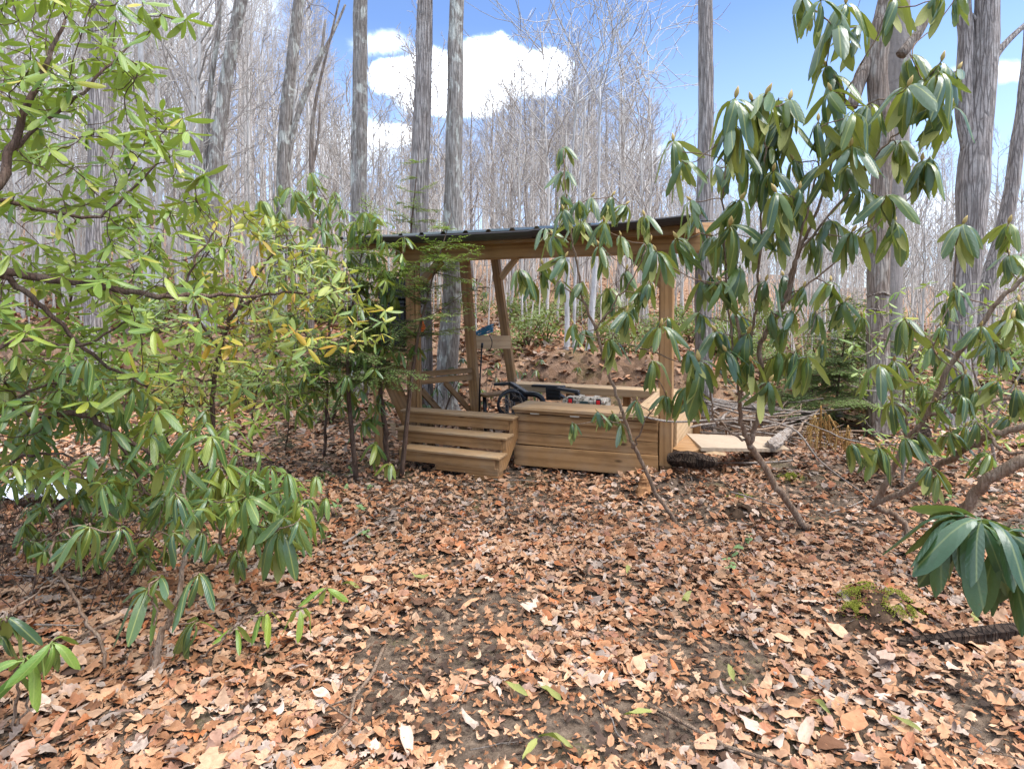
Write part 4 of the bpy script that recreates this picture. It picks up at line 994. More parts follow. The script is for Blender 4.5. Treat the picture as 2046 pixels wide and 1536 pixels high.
for st_n, lst in RL.items():          # the same leaves with fewer faces, for those joined into one foliage mesh
    RLO[st_n] = []
    for V, Fq in lst:
        g = V.reshape(9, 5, 3)[[0, 2, 3, 5, 7, 8]][:, [0, 2, 4]]; n_ = 6; i_ = np.arange(n_ - 1)[:, None] * 3; j_ = np.arange(2)[None]
        RLO[st_n].append((g.reshape(-1, 3), np.stack([i_ + j_, i_ + j_ + 3, i_ + j_ + 4, i_ + j_ + 1], -1).reshape(-1, 4)))
BUD = None
def bud_mesh():
    pts = [(0, 0, -.004), (0, 0, .006), (0, 0, .014), (0, 0, .024), (0, 0, .034)]; mb = MB(); mb.tube(pts, [.0035, .0075, .008, .005, .0006], 7); return mb.mesh('bud', M_bud)
BUD = bud_mesh()
leaf_meshes = {}
def leaf_mesh(style, i, mat):
    k = (style, i, mat.name)
    if k not in leaf_meshes: V, Fq = RL[style][i]; leaf_meshes[k] = mesh_np('leaf', V, [Fq], mat, True)
    return leaf_meshes[k]
def rhodo(name, label, stems, whorls, mat, stem_mat=None, style='droop', leaf_len=.18, nleaf=(6, 9), seed=0, elev=(-62, 0), buds=True, cat='shrub', group=None, twig_r=.0042, jitter=.25, maxobj=300, lenpx=None, base=None):
    """stems: list of (3-D polyline, radii). whorls: list of (point, leaf length). Twigs run from the nearest stem to every whorl."""
    r = np.random.default_rng(seed); stem_mat = stem_mat or M_stem
    if base is None: base = stems[0][0][0]
    o = thing(name, base, label, cat, group)
    mb = MB(); nodes, nrad, ndir = [], [], []
    for pts, rad in stems:
        q = smooth_path(pts, 6); rr = np.interp(np.linspace(0, 1, len(q)), np.linspace(0, 1, len(rad)), rad)
        q[1:-1] += r.normal(0, .006, (len(q) - 2, 3)); mb.tube(q, rr, 9 if rr.max() > .012 else 6)
        tg = np.gradient(q, axis=0); tg /= np.linalg.norm(tg, axis=1, keepdims=True)
        k0 = 0 if len(nodes) else max(2, len(q) // 5)
        nodes += list(q[k0:]); nrad += list(rr[k0:]); ndir += list(tg[k0:])
    cen = np.mean(np.array(nodes), 0)
    todo = list(range(len(whorls))); 
    NA = np.array(nodes); dist = [np.min(np.linalg.norm(NA - np.array(w_[0]), axis=1)) for w_ in whorls]
    todo.sort(key=lambda i: dist[i]); axes = {}
    for i in todo:
        pnt = np.array(whorls[i][0]); NA = np.array(nodes); dv = pnt - NA; ds = np.linalg.norm(dv, axis=1) + 1e-6
        cost = ds * (1 + .55 * np.clip(-dv[:, 2] / ds, -.2, 1)) + .06
        cost = cost * (1.25 - .25 * np.clip(np.sum(dv * np.array(ndir), 1) / ds, -1, 1))
        j = int(np.argmin(cost)); a = NA[j]; L = ds[j]
        ax = np.array([0, 0, 1.]) * .75 + dv[j] / L * .6 + r.normal(0, .18, 3); ax /= np.linalg.norm(ax); axes[i] = ax
        c1 = a + ndir[j] * L * .3 + r.normal(0, .05 * L, 3); c2 = pnt - ax * L * .38 + r.normal(0, .04 * L, 3)
        t = np.linspace(0, 1, 8)[:, None]; q = (1 - t) ** 3 * a + 3 * (1 - t) ** 2 * t * c1 + 3 * (1 - t) * t * t * c2 + t ** 3 * pnt
        q[2:-1] += r.normal(0, .012 * min(L, 1), (5, 3))
        r0 = min(nrad[j] * .75, twig_r + .004 * L); rr = np.linspace(max(r0, twig_r), twig_r * .8, 8); mb.tube(q, rr, 5)
        tg = np.gradient(q, axis=0); tg /= np.linalg.norm(tg, axis=1, keepdims=True) + 1e-9
        for k in (2, 3, 4, 5, 6): nodes.append(q[k]); nrad.append(rr[k]); ndir.append(tg[k])
    mb.build('stem', stem_mat, o)
    leaves = []
    for i, (pnt, ll) in enumerate(whorls):
        pnt = np.array(pnt); n = int(r.integers(nleaf[0], nleaf[1] + 1)); ax = axes[i]; az0 = r.uniform(0, 6.28)
        tiltq = Vector((0, 0, 1)).rotation_difference(Vector(ax)); tiltq = Vector((0, 0, 1)).rotation_difference((Vector(ax) * .35 + Vector((0, 0, .65))).normalized()) if style == 'droop' else tiltq
        for k in range(n):
            e = R(r.uniform(*elev)) ; L = ll * r.uniform(.62, 1.14)
            M = Matrix.Translation(Vector(pnt) - Vector(ax) * r.uniform(0, .02)) @ tiltq.to_matrix().to_4x4() @ Matrix.Rotation(az0 + k * 2 * math.pi / n + r.normal(0, .22), 4, 'Z') @ Matrix.Rotation(-e, 4, 'Y') @ Matrix.Rotation(r.normal(0, .35), 4, 'X') @ Matrix.Diagonal((L, L * r.uniform(.85, 1.15), L, 1))
            leaves.append((M, int(r.integers(6)), L / max(pnt[1], .5)))
        if buds and r.random() < .6:
            put(bpy.data.objects.new('bud', BUD), o, Matrix.Translation(Vector(pnt)) @ Vector((0, 0, 1)).rotation_difference(Vector(ax)).to_matrix().to_4x4() @ Matrix.Diagonal((ll / .18 * .95,) * 3 + (1,)))
    def shown(M):
        t = M.translation; 
        if t.y < .4: return False
        px, py = to_px(t.x, t.y, t.z); return -40 < px < 2086 and -60 < py < 1596
    leaves.sort(key=lambda q: -q[2] * shown(q[0]))
    for M, i, _ in leaves[:maxobj]: put(bpy.data.objects.new('leaf', leaf_mesh(style, i, mat)), o, M)
    if len(leaves) > maxobj:
        VV, FF, off = [], [], 0
        for M, i, _ in leaves[maxobj:]:
            V, Fq = RLO[style][i]; A = np.array(M); VV.append(V @ A[:3, :3].T + A[:3, 3]); FF.append(Fq + off); off += len(V)
        x = put(bpy.data.objects.new('foliage', mesh_np('foliage', np.concatenate(VV), [np.concatenate(FF)], mat, True)), o); x['kind'] = 'stuff'
    return o
def path3(pts, d0, d1, ground_start=True, curve=1.0):
    n = len(pts); out = []
    for i, (px, py) in enumerate(pts):
        t = (i / (n - 1)) ** curve; out.append(P(px, py, d0 + (d1 - d0) * t))
    if ground_start: 
        g = out[0]; out[0] = np.array([g[0], g[1], hz1(g[0], g[1]) - .04])
    return np.array(out)
def W(lst, d, sc=1.0, dj=.35, seed=0):
    """whorl list of (px, py, leaf length in px): depth around d; the leaf keeps its real size"""
    r = np.random.default_rng(seed); out = []
    for (px, py, lp) in lst:
        dd = d(px, py) + r.uniform(-dj, dj) if callable(d) else d + r.uniform(-dj, dj)
        out.append((P(px, py, dd), lp / F * dd * sc * 1.40))
    return out
def poly_in(px, py, poly):
    c = False; n = len(poly); j = n - 1
    for i in range(n):
        xi, yi = poly[i]; xj, yj = poly[j]
        if (yi > py) != (yj > py) and px < (xj - xi) * (py - yi) / (yj - yi + 1e-9) + xi: c = not c
        j = i
    return c
def fill(poly, n, d, lp, seed, mind=12, dens=None):
    r = np.random.default_rng(seed); xs = [p_[0] for p_ in poly]; ys = [p_[1] for p_ in poly]; out = []; t = 0; pts = []
    while len(out) < n and t < 40000:
        t += 1; px = r.uniform(min(xs), max(xs)); py = r.uniform(min(ys), max(ys))
        if not poly_in(px, py, poly): continue
        if dens is not None and r.random() > dens(px, py): continue
        if any((px - a) ** 2 + (py - b) ** 2 < mind * mind for a, b in pts): continue
        dd = r.uniform(*d); pts.append((px, py)); q = P(px, py, dd)
        if q[2] < hz1(q[0], q[1]) + .06: continue
        out.append((q, r.uniform(*lp)))
    return out
# right main shrub
d1 = lambda px, py: float(np.interp(py, [0, 300, 700, 1060], [3.7, 3.75, 4.2, 4.6]))
g_ = G(1630, 1058)
dA = float(g_[1])
R1_st = [(path3([(1635, 1060), (1600, 1042), (1562, 985), (1510, 905), (1497, 886)], dA, 4.45), [.030, .027, .026, .024, .024]),
         (path3([(1497, 886), (1483, 850), (1478, 800), (1486, 750), (1472, 640), (1458, 560), (1452, 470)], 4.45, 3.95, False), [.019, .016, .014, .012, .010, .008, .005]),
         (path3([(1497, 886), (1513, 840), (1523, 790), (1520, 700), (1532, 660), (1562, 610), (1580, 560), (1594, 505), (1620, 452), (1657, 342), (1665, 270), (1690, 190), (1720, 130)], 4.45, 3.75, False), [.020, .019, .018, .017, .016, .015, .013, .012, .010, .008, .006, .005, .004]),
         (path3([(1532, 660), (1575, 590), (1600, 470), (1630, 359), (1638, 260)], 4.2, 3.7, False), [.011, .010, .008, .006, .005]),
         (path3([(1497, 700), (1512, 600), (1518, 520), (1526, 342), (1530, 230)], 4.25, 3.75, False), [.010, .009, .008, .006, .005]),
         (path3([(1478, 800), (1455, 620), (1445, 445), (1449, 325)], 4.3, 3.8, False), [.008, .007, .006, .004]),
         (path3([(1497, 886), (1455, 862), (1428, 840), (1422, 800), (1418, 750)], 4.45, 4.2, False), [.011, .009, .008, .007, .005]),
         (path3([(1594, 505), (1680, 400), (1760, 300), (1820, 240), (1850, 200)], 4.0, 3.7, False), [.008, .007, .006, .005, .004]),
         (path3([(1562, 610), (1650, 540), (1740, 460), (1800, 410)], 4.1, 3.9, False), [.007, .006, .005, .004])]
R1_w = [(1470, 193, 80), (1531, 187, 85), (1556, 195, 75), (1578, 197, 80), (1465, 245, 75), (1502, 200, 70), (1737, 205, 95), (1706, 222, 70), (1818, 108, 80), (1875, 142, 90), (1882, 120, 70), (1915, 137, 60), (1893, 213, 80), (1842, 162, 70),
        (1667, 48, 80), (1718, 50, 60), (1640, 0, 60), (1690, 5, 70), (1600, -5, 55), (1790, -10, 60), (1880, -15, 60), (1915, -20, 50), (1842, 320, 65), (1858, 312, 55), (1650, 130, 60), (1660, 180, 65), (1635, 240, 60), (1665, 150, 70),
        (1550, 382, 75), (1584, 392, 75), (1480, 397, 62), (1598, 376, 55), (1720, 377, 60), (1745, 382, 60), (1770, 386, 60), (1788, 440, 65), (1703, 462, 60), (1735, 452, 50), (1585, 318, 50), (1459, 448, 85), (1465, 466, 70), (1520, 330, 70), (1480, 300, 70), (1690, 330, 60), (1640, 330, 65), (1540, 290, 70), (1800, 280, 60), (1700, 290, 60),
        (1466, 620, 60), (1495, 664, 72), (1396, 719, 85), (1375, 698, 45), (1397, 623, 45), (1537, 760, 60), (1565, 550, 52), (1606, 572, 48), (1592, 698, 58), (1613, 712, 62), (1643, 687, 38), (1572, 654, 42), (1582, 620, 42), (1418, 550, 42), (1625, 470, 55), (1660, 440, 55), (1510, 470, 60), (1555, 450, 60), (1345, 280, 60), (1362, 320, 60), (1385, 430, 50), (1352, 475, 60), (1380, 400, 50), (1430, 330, 60), (1560, 240, 75), (1680, 250, 65), (1815, 170, 75), (1545, 340, 65), (1440, 560, 60), (1480, 530, 60), (1530, 560, 55), (1430, 660, 60), (1500, 720, 60), (1450, 700, 62), (1560, 700, 55), (1630, 620, 50), (1660, 560, 50), (1690, 600, 48), (1540, 620, 55), (1400, 560, 55), (1370, 770, 60), (1310, 500, 52), (1420, 470, 60)]
rhodo('rhododendron', 'tall open rhododendron with big drooping leaves in front of the plank ramp', R1_st, W(R1_w, d1, 1.0, .3, 3), M_rhodo, M_stem, nleaf=(7, 10), seed=3)
# thin one in front of the bench
R2_st = [(path3([(1356, 1042), (1312, 985), (1275, 905), (1262, 880), (1240, 812), (1214, 735), (1190, 660), (1165, 600), (1152, 530), (1142, 470), (1132, 400), (1126, 300)], float(G(1356, 1042)[1]), 4.5), [.020, .017, .016, .015, .013, .012, .011, .010, .008, .007, .005, .004]),
         (path3([(1268, 890), (1280, 860), (1300, 820), (1330, 800)], 4.75, 4.6, False), [.008, .007, .005, .004]),
         (path3([(1205, 710), (1250, 690), (1310, 705), (1390, 735)], 4.7, 4.5, False), [.006, .006, .005, .004]),
         (path3([(1190, 660), (1225, 610), (1262, 560), (1290, 500)], 4.65, 4.4, False), [.007, .006, .005, .004]),
         (path3([(1168, 605), (1130, 575), (1095, 550)], 4.65, 4.6, False), [.006, .005, .004])]
R2_w = [(1125, 290, 40), (1128, 342, 40), (1125, 388, 38), (1183, 393, 42), (1156, 400, 40), (1224, 390, 42), (1251, 408, 42), (1125, 418, 42), (1207, 441, 48), (1090, 455, 42), (1104, 468, 42), (1130, 512, 45), (1084, 528, 48), (1197, 490, 48), (1252, 538, 45), (1218, 572, 45), (1297, 563, 42), (1278, 583, 34), (1265, 610, 38), (1252, 622, 48), (1320, 650, 62), (1220, 674, 55), (1168, 657, 42), (1145, 646, 36), (1164, 562, 38), (1334, 633, 34), (1037, 535, 50), (1287, 430, 48), (1299, 481, 48), (1303, 717, 52), (1273, 799, 32), (1193, 821, 30), (1142, 842, 30), (1224, 825, 32), (1239, 844, 36), (1331, 788, 38), (1389, 786, 42), (1060, 560, 40), (1120, 560, 36), (1160, 440, 44), (1240, 470, 40)]
rhodo('rhododendron', 'slender rhododendron with one long thin stem leaning across the storage bench', R2_st, W(R2_w, 4.55, 1.0, .25, 5), M_rhodo, M_stem, nleaf=(8, 10), seed=5)
# sprawling one at right edge
gb = G(1815, 1080); d3 = float(gb[1])
R3_st = [(path3([(1822, 1082), (1806, 1046), (1775, 1022), (1742, 1010)], d3, d3 + .1), [.024, .022, .022, .022]),
         (path3([(1742, 1010), (1774, 962), (1812, 880), (1853, 826), (1893, 740), (1945, 671), (1996, 603), (2056, 548)], d3 + .1, 3.7, False), [.022, .021, .020, .020, .017, .016, .014, .012]),
         (path3([(1742, 1010), (1825, 972), (1880, 930), (1928, 900), (1979, 870), (2060, 850)], d3 + .1, 3.6, False), [.020, .021, .022, .022, .021, .020]),
         (path3([(1853, 828), (1900, 822), (1945, 808), (2060, 786)], 4.2, 3.9, False), [.014, .013, .012, .010]),
         (path3([(1862, 1085), (1928, 1020), (1979, 955), (2060, 915)], 3.95, 3.5), [.030, .031, .034, .036]),
         (path3([(1979, 870), (2000, 900), (2040, 905), (2070, 900)], 3.75, 3.5, False), [.012, .010, .009, .008]),
         (path3([(1812, 880), (1806, 780), (1815, 720), (1870, 665), (1900, 600)], 4.3, 4.2, False), [.009, .008, .007, .006, .004]),
         (path3([(1945, 830), (1925, 740), (1890, 700), (1830, 680), (1760, 680)], 4.0, 4.4, False), [.008, .007, .007, .005, .004])]
R3_w = [(1907, 573, 44), (1893, 600, 44), (2023, 634, 66), (2016, 506, 45), (1880, 706, 45), (1753, 890, 55), (1805, 872, 52), (1835, 862, 48), (1860, 930, 50), (1873, 947, 45), (1979, 905, 50), (1839, 764, 44), (1921, 788, 42), (1928, 746, 40), (1722, 630, 42), (1808, 634, 58), (1756, 727, 66), (1787, 720, 58), (1925, 446, 66), (2016, 444, 62), (2040, 506, 60), (1960, 650, 45), (1985, 680, 45), (2010, 700, 45), (1995, 760, 45), (1950, 780, 45), (2030, 770, 48), (1900, 860, 45), (1930, 850, 42), (2020, 830, 50), (1780, 800, 45), (1860, 690, 40), (1880, 650, 38), (1700, 885, 50), (1950, 840, 40), (2035, 600, 50), (1870, 800, 42), (1905, 770, 42)]
rhodo('rhododendron', 'sprawling rhododendron with thick crooked brown limbs beside the ringed tree', R3_st, W(R3_w, 4.0, 1.0, .35, 8), M_rhodo, M_stem, nleaf=(8, 10), seed=8, buds=True)
R5_poly = [(1690, 600), (1860, 560), (2070, 560), (2070, 900), (1900, 930), (1760, 930), (1690, 800)]
R5_st = [(path3([(1990, 960), (1975, 860), (1950, 760), (1930, 680), (1900, 610)], float(G(1990, 960)[1]), 5.4), [.016, .014, .011, .008, .005]), (path3([(1990, 960), (1900, 860), (1800, 800), (1700, 770)], float(G(1990, 960)[1]), 5.6, False), [.012, .010, .008, .005]),
         (path3([(1800, 940), (1815, 860), (1822, 760), (1838, 700), (1870, 640)], 5.6, 5.4), [.014, .012, .010, .009, .005]), (path3([(1975, 860), (2020, 780), (2060, 700)], 5.4, 5.2, False), [.010, .008, .005]), (path3([(2000, 960), (1880, 890), (1720, 885), (1600, 840)], 5.5, 5.9, False), [.010, .009, .008, .004])]
rhodo('mountain_laurel', 'tangled mountain laurel with small glossy leaves in front of the forked tree', R5_st, fill(R5_poly, 130, (4.9, 6.2), (.08, .12), 55, 14), M_laurel, M_twig, style='spread', nleaf=(4, 6), seed=55, elev=(-45, 40), twig_r=.0036, buds=False)
# low branch close to the right edge
R4_st = [(np.array([[2.05, 1.45, hz1(2.05, 1.45) - .04], [1.95, 1.55, .45], P(2110, 1010, 1.75), P(2046, 1030, 1.80), P(1990, 1045, 1.82)]), [.016, .014, .009, .007, .005])]
R4_w = [(1900, 1026, 128), (1962, 1036, 140), (2030, 1046, 135), (2080, 1090, 125), (1930, 1030, 128), (2010, 1060, 120)]
rhodo('rhododendron', 'rhododendron branch with very large dark leaves hanging over the moss mound', R4_st, W(R4_w, 1.75, 1.0, .06, 10), M_dark, M_stem, nleaf=(7, 9), seed=10, elev=(-30, 15), buds=False)

# --- left side: broad mass of shrubs
LA_poly = [(-200, -60), (235, -60), (280, 60), (310, 150), (300, 200), (385, 265), (400, 300), (360, 340), (420, 390), (470, 470), (430, 540), (480, 640), (400, 700), (330, 760), (200, 800), (-200, 800)]
LA_st = [(np.array([[-2.9, 2.6, hz1(-2.9, 2.6) - .05], [-2.85, 2.7, .7], P(-90, 620, 2.9), P(0, 545, 3.1), P(80, 556, 3.2), P(250, 580, 3.35), P(330, 593, 3.4), P(420, 590, 3.5), P(520, 592, 3.6)]), [.040, .036, .030, .024, .021, .017, .015, .012, .008]),
         (np.array([[-2.85, 2.7, .7], P(-80, 480, 2.9), P(0, 370, 3.0), P(22, 300, 3.05), P(60, 200, 3.1), P(92, 130, 3.15), P(130, 40, 3.2)]), [.032, .028, .024, .020, .016, .012, .007]),
         (path3([(0, 545), (40, 575), (110, 640), (200, 720), (300, 775)], 3.1, 3.4, False), [.018, .015, .012, .009, .006]),
         (path3([(22, 300), (90, 240), (180, 170), (260, 90)], 3.05, 3.3, False), [.012, .010, .008, .005]),
         (path3([(0, 400), (90, 420), (200, 430), (310, 330)], 3.0, 3.4, False), [.012, .010, .008, .005]),
         (path3([(330, 593), (370, 560), (400, 500), (430, 460)], 3.4, 3.5, False), [.008, .007, .006, .004]),
         (path3([(-40, 700), (60, 680), (160, 690), (260, 640)], 2.9, 3.4, False), [.012, .010, .008, .005])]
LA_w = fill(LA_poly, 520, (2.9, 4.4), (.10, .155), 31, 9.5, lambda px, py: 1.0 if px < 330 - .1 * abs(py - 400) else .55)
LA_w += W([(285, 5, 45), (325, 25, 42), (305, 60, 40), (372, 38, 42), (365, 235, 45), (410, 345, 40), (388, 360, 42), (345, 310, 40)], 3.4, 1, .1, 3)
rhodo('rhododendron', 'huge spreading rhododendron with yellow green leaves and long bare limbs beside the furrowed tree', LA_st, LA_w, M_laurel, M_stem_d, style='spread', nleaf=(5, 8), seed=31, elev=(-45, 40), twig_r=.0030, buds=False, maxobj=300)
LB_poly = [(360, 400), (470, 400), (560, 440), (640, 470), (720, 560), (790, 640), (740, 700), (620, 690), (560, 740), (500, 800), (380, 850), (280, 820), (300, 700), (420, 640), (360, 520)]
LB_st = [(np.array([P(420, 900, 4.7) * [1, 1, 0] + [0, 0, hz1(*P(420, 900, 4.7)[:2]) - .05], P(425, 800, 4.6), P(440, 700, 4.5), P(460, 640, 4.4), P(520, 590, 4.4), P(620, 585, 4.5), P(690, 590, 4.6)]), [.020, .018, .015, .013, .010, .008, .005]),
         (path3([(440, 700), (400, 640), (390, 560), (430, 480)], 4.5, 4.3, False), [.010, .009, .007, .005]), (path3([(460, 640), (520, 540), (560, 500), (600, 490)], 4.4, 4.5, False), [.009, .008, .006, .004]), (path3([(430, 760), (360, 760), (300, 790)], 4.5, 4.2, False), [.009, .007, .005])]
LB_w = fill(LB_poly, 260, (3.9, 5.1), (.095, .15), 37, 10.5)
rhodo('rhododendron', 'yellowing rhododendron with gold tinged leaves left of the black cabinet', LB_st, LB_w, M_yellow, M_stem_d, style='spread', nleaf=(3, 6), seed=37, elev=(-50, 45), twig_r=.0032, buds=False)
LH_poly = [(150, 560), (420, 540), (560, 600), (660, 680), (640, 780), (560, 860), (420, 880), (250, 860), (120, 800)]
LH_st = [(path3([(330, 930), (335, 860), (345, 760), (360, 660), (380, 590)], float(G(330, 930)[1]), 5.6), [.014, .012, .010, .008, .005]), (path3([(500, 920), (505, 840), (520, 760), (560, 700)], float(G(500, 920)[1]), 5.7), [.012, .010, .008, .005]), (path3([(345, 760), (270, 720), (200, 680)], 5.7, 5.5, False), [.008, .006, .004])]
rhodo('mountain_laurel', 'airy yellow green mountain laurel filling the space behind the yellowing rhododendron', LH_st, fill(LH_poly, 210, (5.0, 6.3), (.10, .15), 63, 11), M_laurel, M_stem_d, style='spread', nleaf=(4, 6), seed=63, elev=(-45, 40), twig_r=.0032, buds=False)
LC_poly = [(-120, 700), (200, 700), (330, 790), (440, 800), (520, 900), (600, 960), (620, 1030), (420, 1060), (250, 1010), (120, 960), (-120, 980)]
LC_st = [(np.array([P(-120, 1000, 3.4) * [1, 1, 0] + [0, 0, .02], P(-90, 860, 3.2), P(0, 820, 3.2), P(80, 828, 3.25), P(165, 829, 3.3), P(225, 860, 3.35), P(300, 905, 3.4), P(325, 960, 3.4), P(350, 990, 3.45)]), [.03, .026, .021, .018, .016, .013, .011, .008, .005]),
         (path3([(225, 860), (260, 920), (300, 990), (360, 1010), (450, 1000)], 3.35, 3.5, False), [.009, .008, .007, .006, .004]), (path3([(-40, 1000), (20, 925), (110, 905), (170, 930)], 3.2, 3.3, False), [.010, .009, .007, .004]), (path3([(0, 820), (60, 780), (140, 760)], 3.2, 3.4, False), [.009, .007, .005])]
LC_w = fill(LC_poly, 180, (2.9, 4.2), (.13, .20), 41, 14)
LC_w += W([(300, 850, 60), (385, 855, 60), (225, 935, 65), (440, 930, 60), (250, 880, 50), (340, 930, 60), (490, 950, 60), (560, 985, 55), (600, 1010, 60), (540, 930, 55), (390, 960, 60), (455, 1010, 55)], 3.5, 1, .2, 9)
rhodo('rhododendron', 'low bent rhododendron with drooping leaves arching over the leaf litter', LC_st, LC_w, M_mid, M_stem_d, nleaf=(5, 8), seed=41, elev=(-40, 25), twig_r=.0032, buds=False)
LG_poly = [(60, 960), (300, 940), (480, 950), (660, 940), (650, 1050), (560, 1120), (420, 1130), (250, 1110), (120, 1130), (40, 1080)]
LG_st = [(path3([(430, 1130), (440, 1060), (470, 1000), (530, 970), (600, 960)], float(G(430, 1130)[1]), 3.7), [.010, .009, .008, .006, .004]), (path3([(440, 1060), (380, 1010), (300, 980), (200, 990)], 3.7, 3.5, False), [.008, .007, .006, .004]), (path3([(240, 1130), (220, 1070), (150, 1030), (90, 1010)], float(G(240, 1130)[1]), 3.4), [.007, .006, .005, .004])]
rhodo('rhododendron', 'ground hugging rhododendron thicket with drooping whorls in front of the hemlock seedling', LG_st, fill(LG_poly, 75, (3.1, 3.9), (.10, .16), 61, 17), M_mid, M_stem, nleaf=(6, 9), seed=61, elev=(-55, 10), buds=False, twig_r=.003)
def tangle():
    r = np.random.default_rng(12); c = G(90, 1110); o = thing('dead_brush', c, 'tangle of thin bare brown twigs at the foot of the left shrubs', 'brush'); mb = MB()
    for k in range(70):
        px = r.uniform(-60, 260); py = r.uniform(1060, 1240); g = G(px, py); h_ = r.uniform(.15, .6); az = r.uniform(0, 6.28)
        e = g + np.array([math.cos(az) * h_ * .7, math.sin(az) * h_ * .5, h_]); mb.tube(smooth_path([g - [0, 0, .02], (g + e) / 2 + r.normal(0, .05, 3), e], 4), np.linspace(.0035, .0014, 9), 4)
        for q in range(3):
            b = g + (e - g) * r.uniform(.3, .9); mb.tube([b, b + r.normal(0, .07, 3) + [0, 0, .06], b + r.normal(0, .1, 3) + [0, 0, .14]], [.0022, .0018, .001], 3)
    mb.build('twigs', M_stem_d, o)
tangle()
# small upright plants in the left foreground
LD1_st = [(path3([(295, 1357), (318, 1290), (340, 1228), (362, 1160), (371, 1080), (371, 1010), (366, 940)], float(G(295, 1357)[1]), 3.0), [.017, .016, .014, .012, .010, .008, .005]),
          (path3([(340, 1228), (372, 1180), (392, 1145)], 2.75, 2.65, False), [.005, .0045, .004]), (path3([(300, 1330), (310, 1240), (298, 1170)], 2.65, 2.6, False), [.005, .0045, .004])]
rhodo('rhododendron', 'small rhododendron with a straight brown stem rising from fallen oak leaves', LD1_st, W([(298, 1168, 78), (398, 1142, 72), (393, 1238, 74), (320, 1150, 50), (345, 1060, 50), (405, 1060, 45), (385, 1020, 50), (350, 985, 50)], 2.75, 1, .12, 2), M_rhodo, M_stem, nleaf=(6, 8), seed=43, elev=(-40, 20), buds=False)
LD2_st = [(path3([(20, 1480), (34, 1400), (45, 1330), (52, 1312)], float(G(20, 1480)[1]), 2.3), [.006, .006, .005, .004]), (path3([(24, 1470), (60, 1400), (80, 1330), (106, 1278)], 2.3, 2.35, False), [.005, .005, .004, .004])]
rhodo('rhododendron_seedling', 'young rhododendron with two leaf whorls and chewed bright leaves on thin twin stems', LD2_st, W([(52, 1311, 92), (106, 1278, 76)], 2.3, 1, .03, 2), mat_leaf('bright_leaf', [(0, (.06, .15, .03)), (.5, (.10, .21, .035)), (1, (.20, .28, .05))], (.22, .26, .07), .4, .45, .25), M_stem, nleaf=(7, 8), seed=44, elev=(-45, 5), buds=False)
LD3_st = [(path3([(440, 1135), (470, 1105), (520, 1080), (556, 1055)], float(G(440, 1135)[1]), 3.1), [.007, .006, .005, .004]), (path3([(455, 1120), (478, 1085), (488, 1062)], 3.35, 3.2, False), [.004, .004, .003])]
rhodo('rhododendron_seedling', 'young rhododendron with pale leaf undersides bending low over the path edge', LD3_st, W([(562, 1050, 76), (487, 1064, 42), (480, 1114, 46), (600, 1035, 50), (520, 1040, 45)], 3.2, 1, .08, 2), M_rhodo, M_stem, nleaf=(6, 8), seed=45, elev=(-60, 0), buds=False)
LD4_st = [(path3([(440, 1335), (400, 1320), (430, 1290), (468, 1256)], float(G(440, 1335)[1]), 2.75), [.006, .005, .005, .004]), (path3([(430, 1290), (490, 1235), (560, 1220), (605, 1216)], 2.75, 2.9, False), [.005, .004, .004, .003])]
rhodo('rhododendron_seedling', 'tiny trailing rhododendron with a few long leaves lying on the litter', LD4_st, W([(472, 1250, 56), (602, 1212, 58), (530, 1216, 48), (655, 1172, 46)], 2.85, 1, .05, 2), M_laurel, M_stem, nleaf=(4, 5), seed=46, elev=(-30, 15), buds=False)
LD5_st = [(path3([(215, 1345), (205, 1300), (165, 1220), (120, 1150), (100, 1110), (120, 1065), (178, 1046)], float(G(215, 1345)[1]), 2.8), [.008, .008, .007, .007, .006, .005, .004]), (path3([(120, 1150), (50, 1200), (10, 1228)], 2.75, 2.6, False), [.005, .005, .004])]
rhodo('rhododendron_seedling', 'rhododendron shoot with a thin arching stem and pale chewed leaf', LD5_st, W([(181, 1048, 72), (10, 1228, 64), (-10, 1262, 60), (240, 1052, 50), (150, 1075, 45)], 2.75, 1, .06, 2), M_rhodo, M_stem, nleaf=(6, 7), seed=47, elev=(-40, 10), buds=False)
# dark shrub left of the steps
LE_poly = [(560, 350), (640, 370), (720, 400), (820, 480), (800, 560), (760, 650), (790, 720), (760, 860), (700, 820), (600, 840), (520, 780), (540, 620), (520, 480)]
LE_st = [(path3([(648, 912), (652, 820), (656, 700), (660, 600), (650, 500), (630, 400)], float(G(648, 912)[1]), 6.3), [.018, .016, .014, .012, .009, .006]), (path3([(776, 935), (768, 850), (757, 740), (760, 660), (775, 600), (800, 540)], float(G(776, 935)[1]), 6.0), [.030, .027, .024, .018, .012, .007]), (path3([(760, 660), (735, 600), (700, 540), (690, 450)], 6.0, 6.2, False), [.012, .010, .008, .005]), (path3([(655, 720), (600, 650), (570, 560), (575, 460)], 6.4, 6.4, False), [.010, .008, .007, .005])]
LE_w = fill(LE_poly, 165, (5.5, 6.8), (.14, .21), 51, 14) + W([(735, 715, 36), (705, 710, 40), (725, 840, 40), (750, 885, 40), (690, 780, 40), (800, 700, 30), (830, 690, 26), (780, 925, 32), (645, 940, 34), (570, 620, 40), (590, 380, 42), (520, 400, 40), (620, 345, 38), (720, 560, 40), (745, 600, 40), (780, 640, 40), (730, 640, 40), (700, 610, 42), (765, 690, 40), (790, 590, 36), (740, 500, 40), (770, 540, 38), (720, 680, 40), (690, 500, 40), (710, 440, 38)], 6.0, 1, .2, 4)
rhodo('rhododendron', 'green rhododendron with two upright stems left of the wooden steps', LE_st, LE_w, M_mid, M_stem_d, nleaf=(6, 8), seed=51, elev=(-45, 15), buds=False, twig_r=.0036)
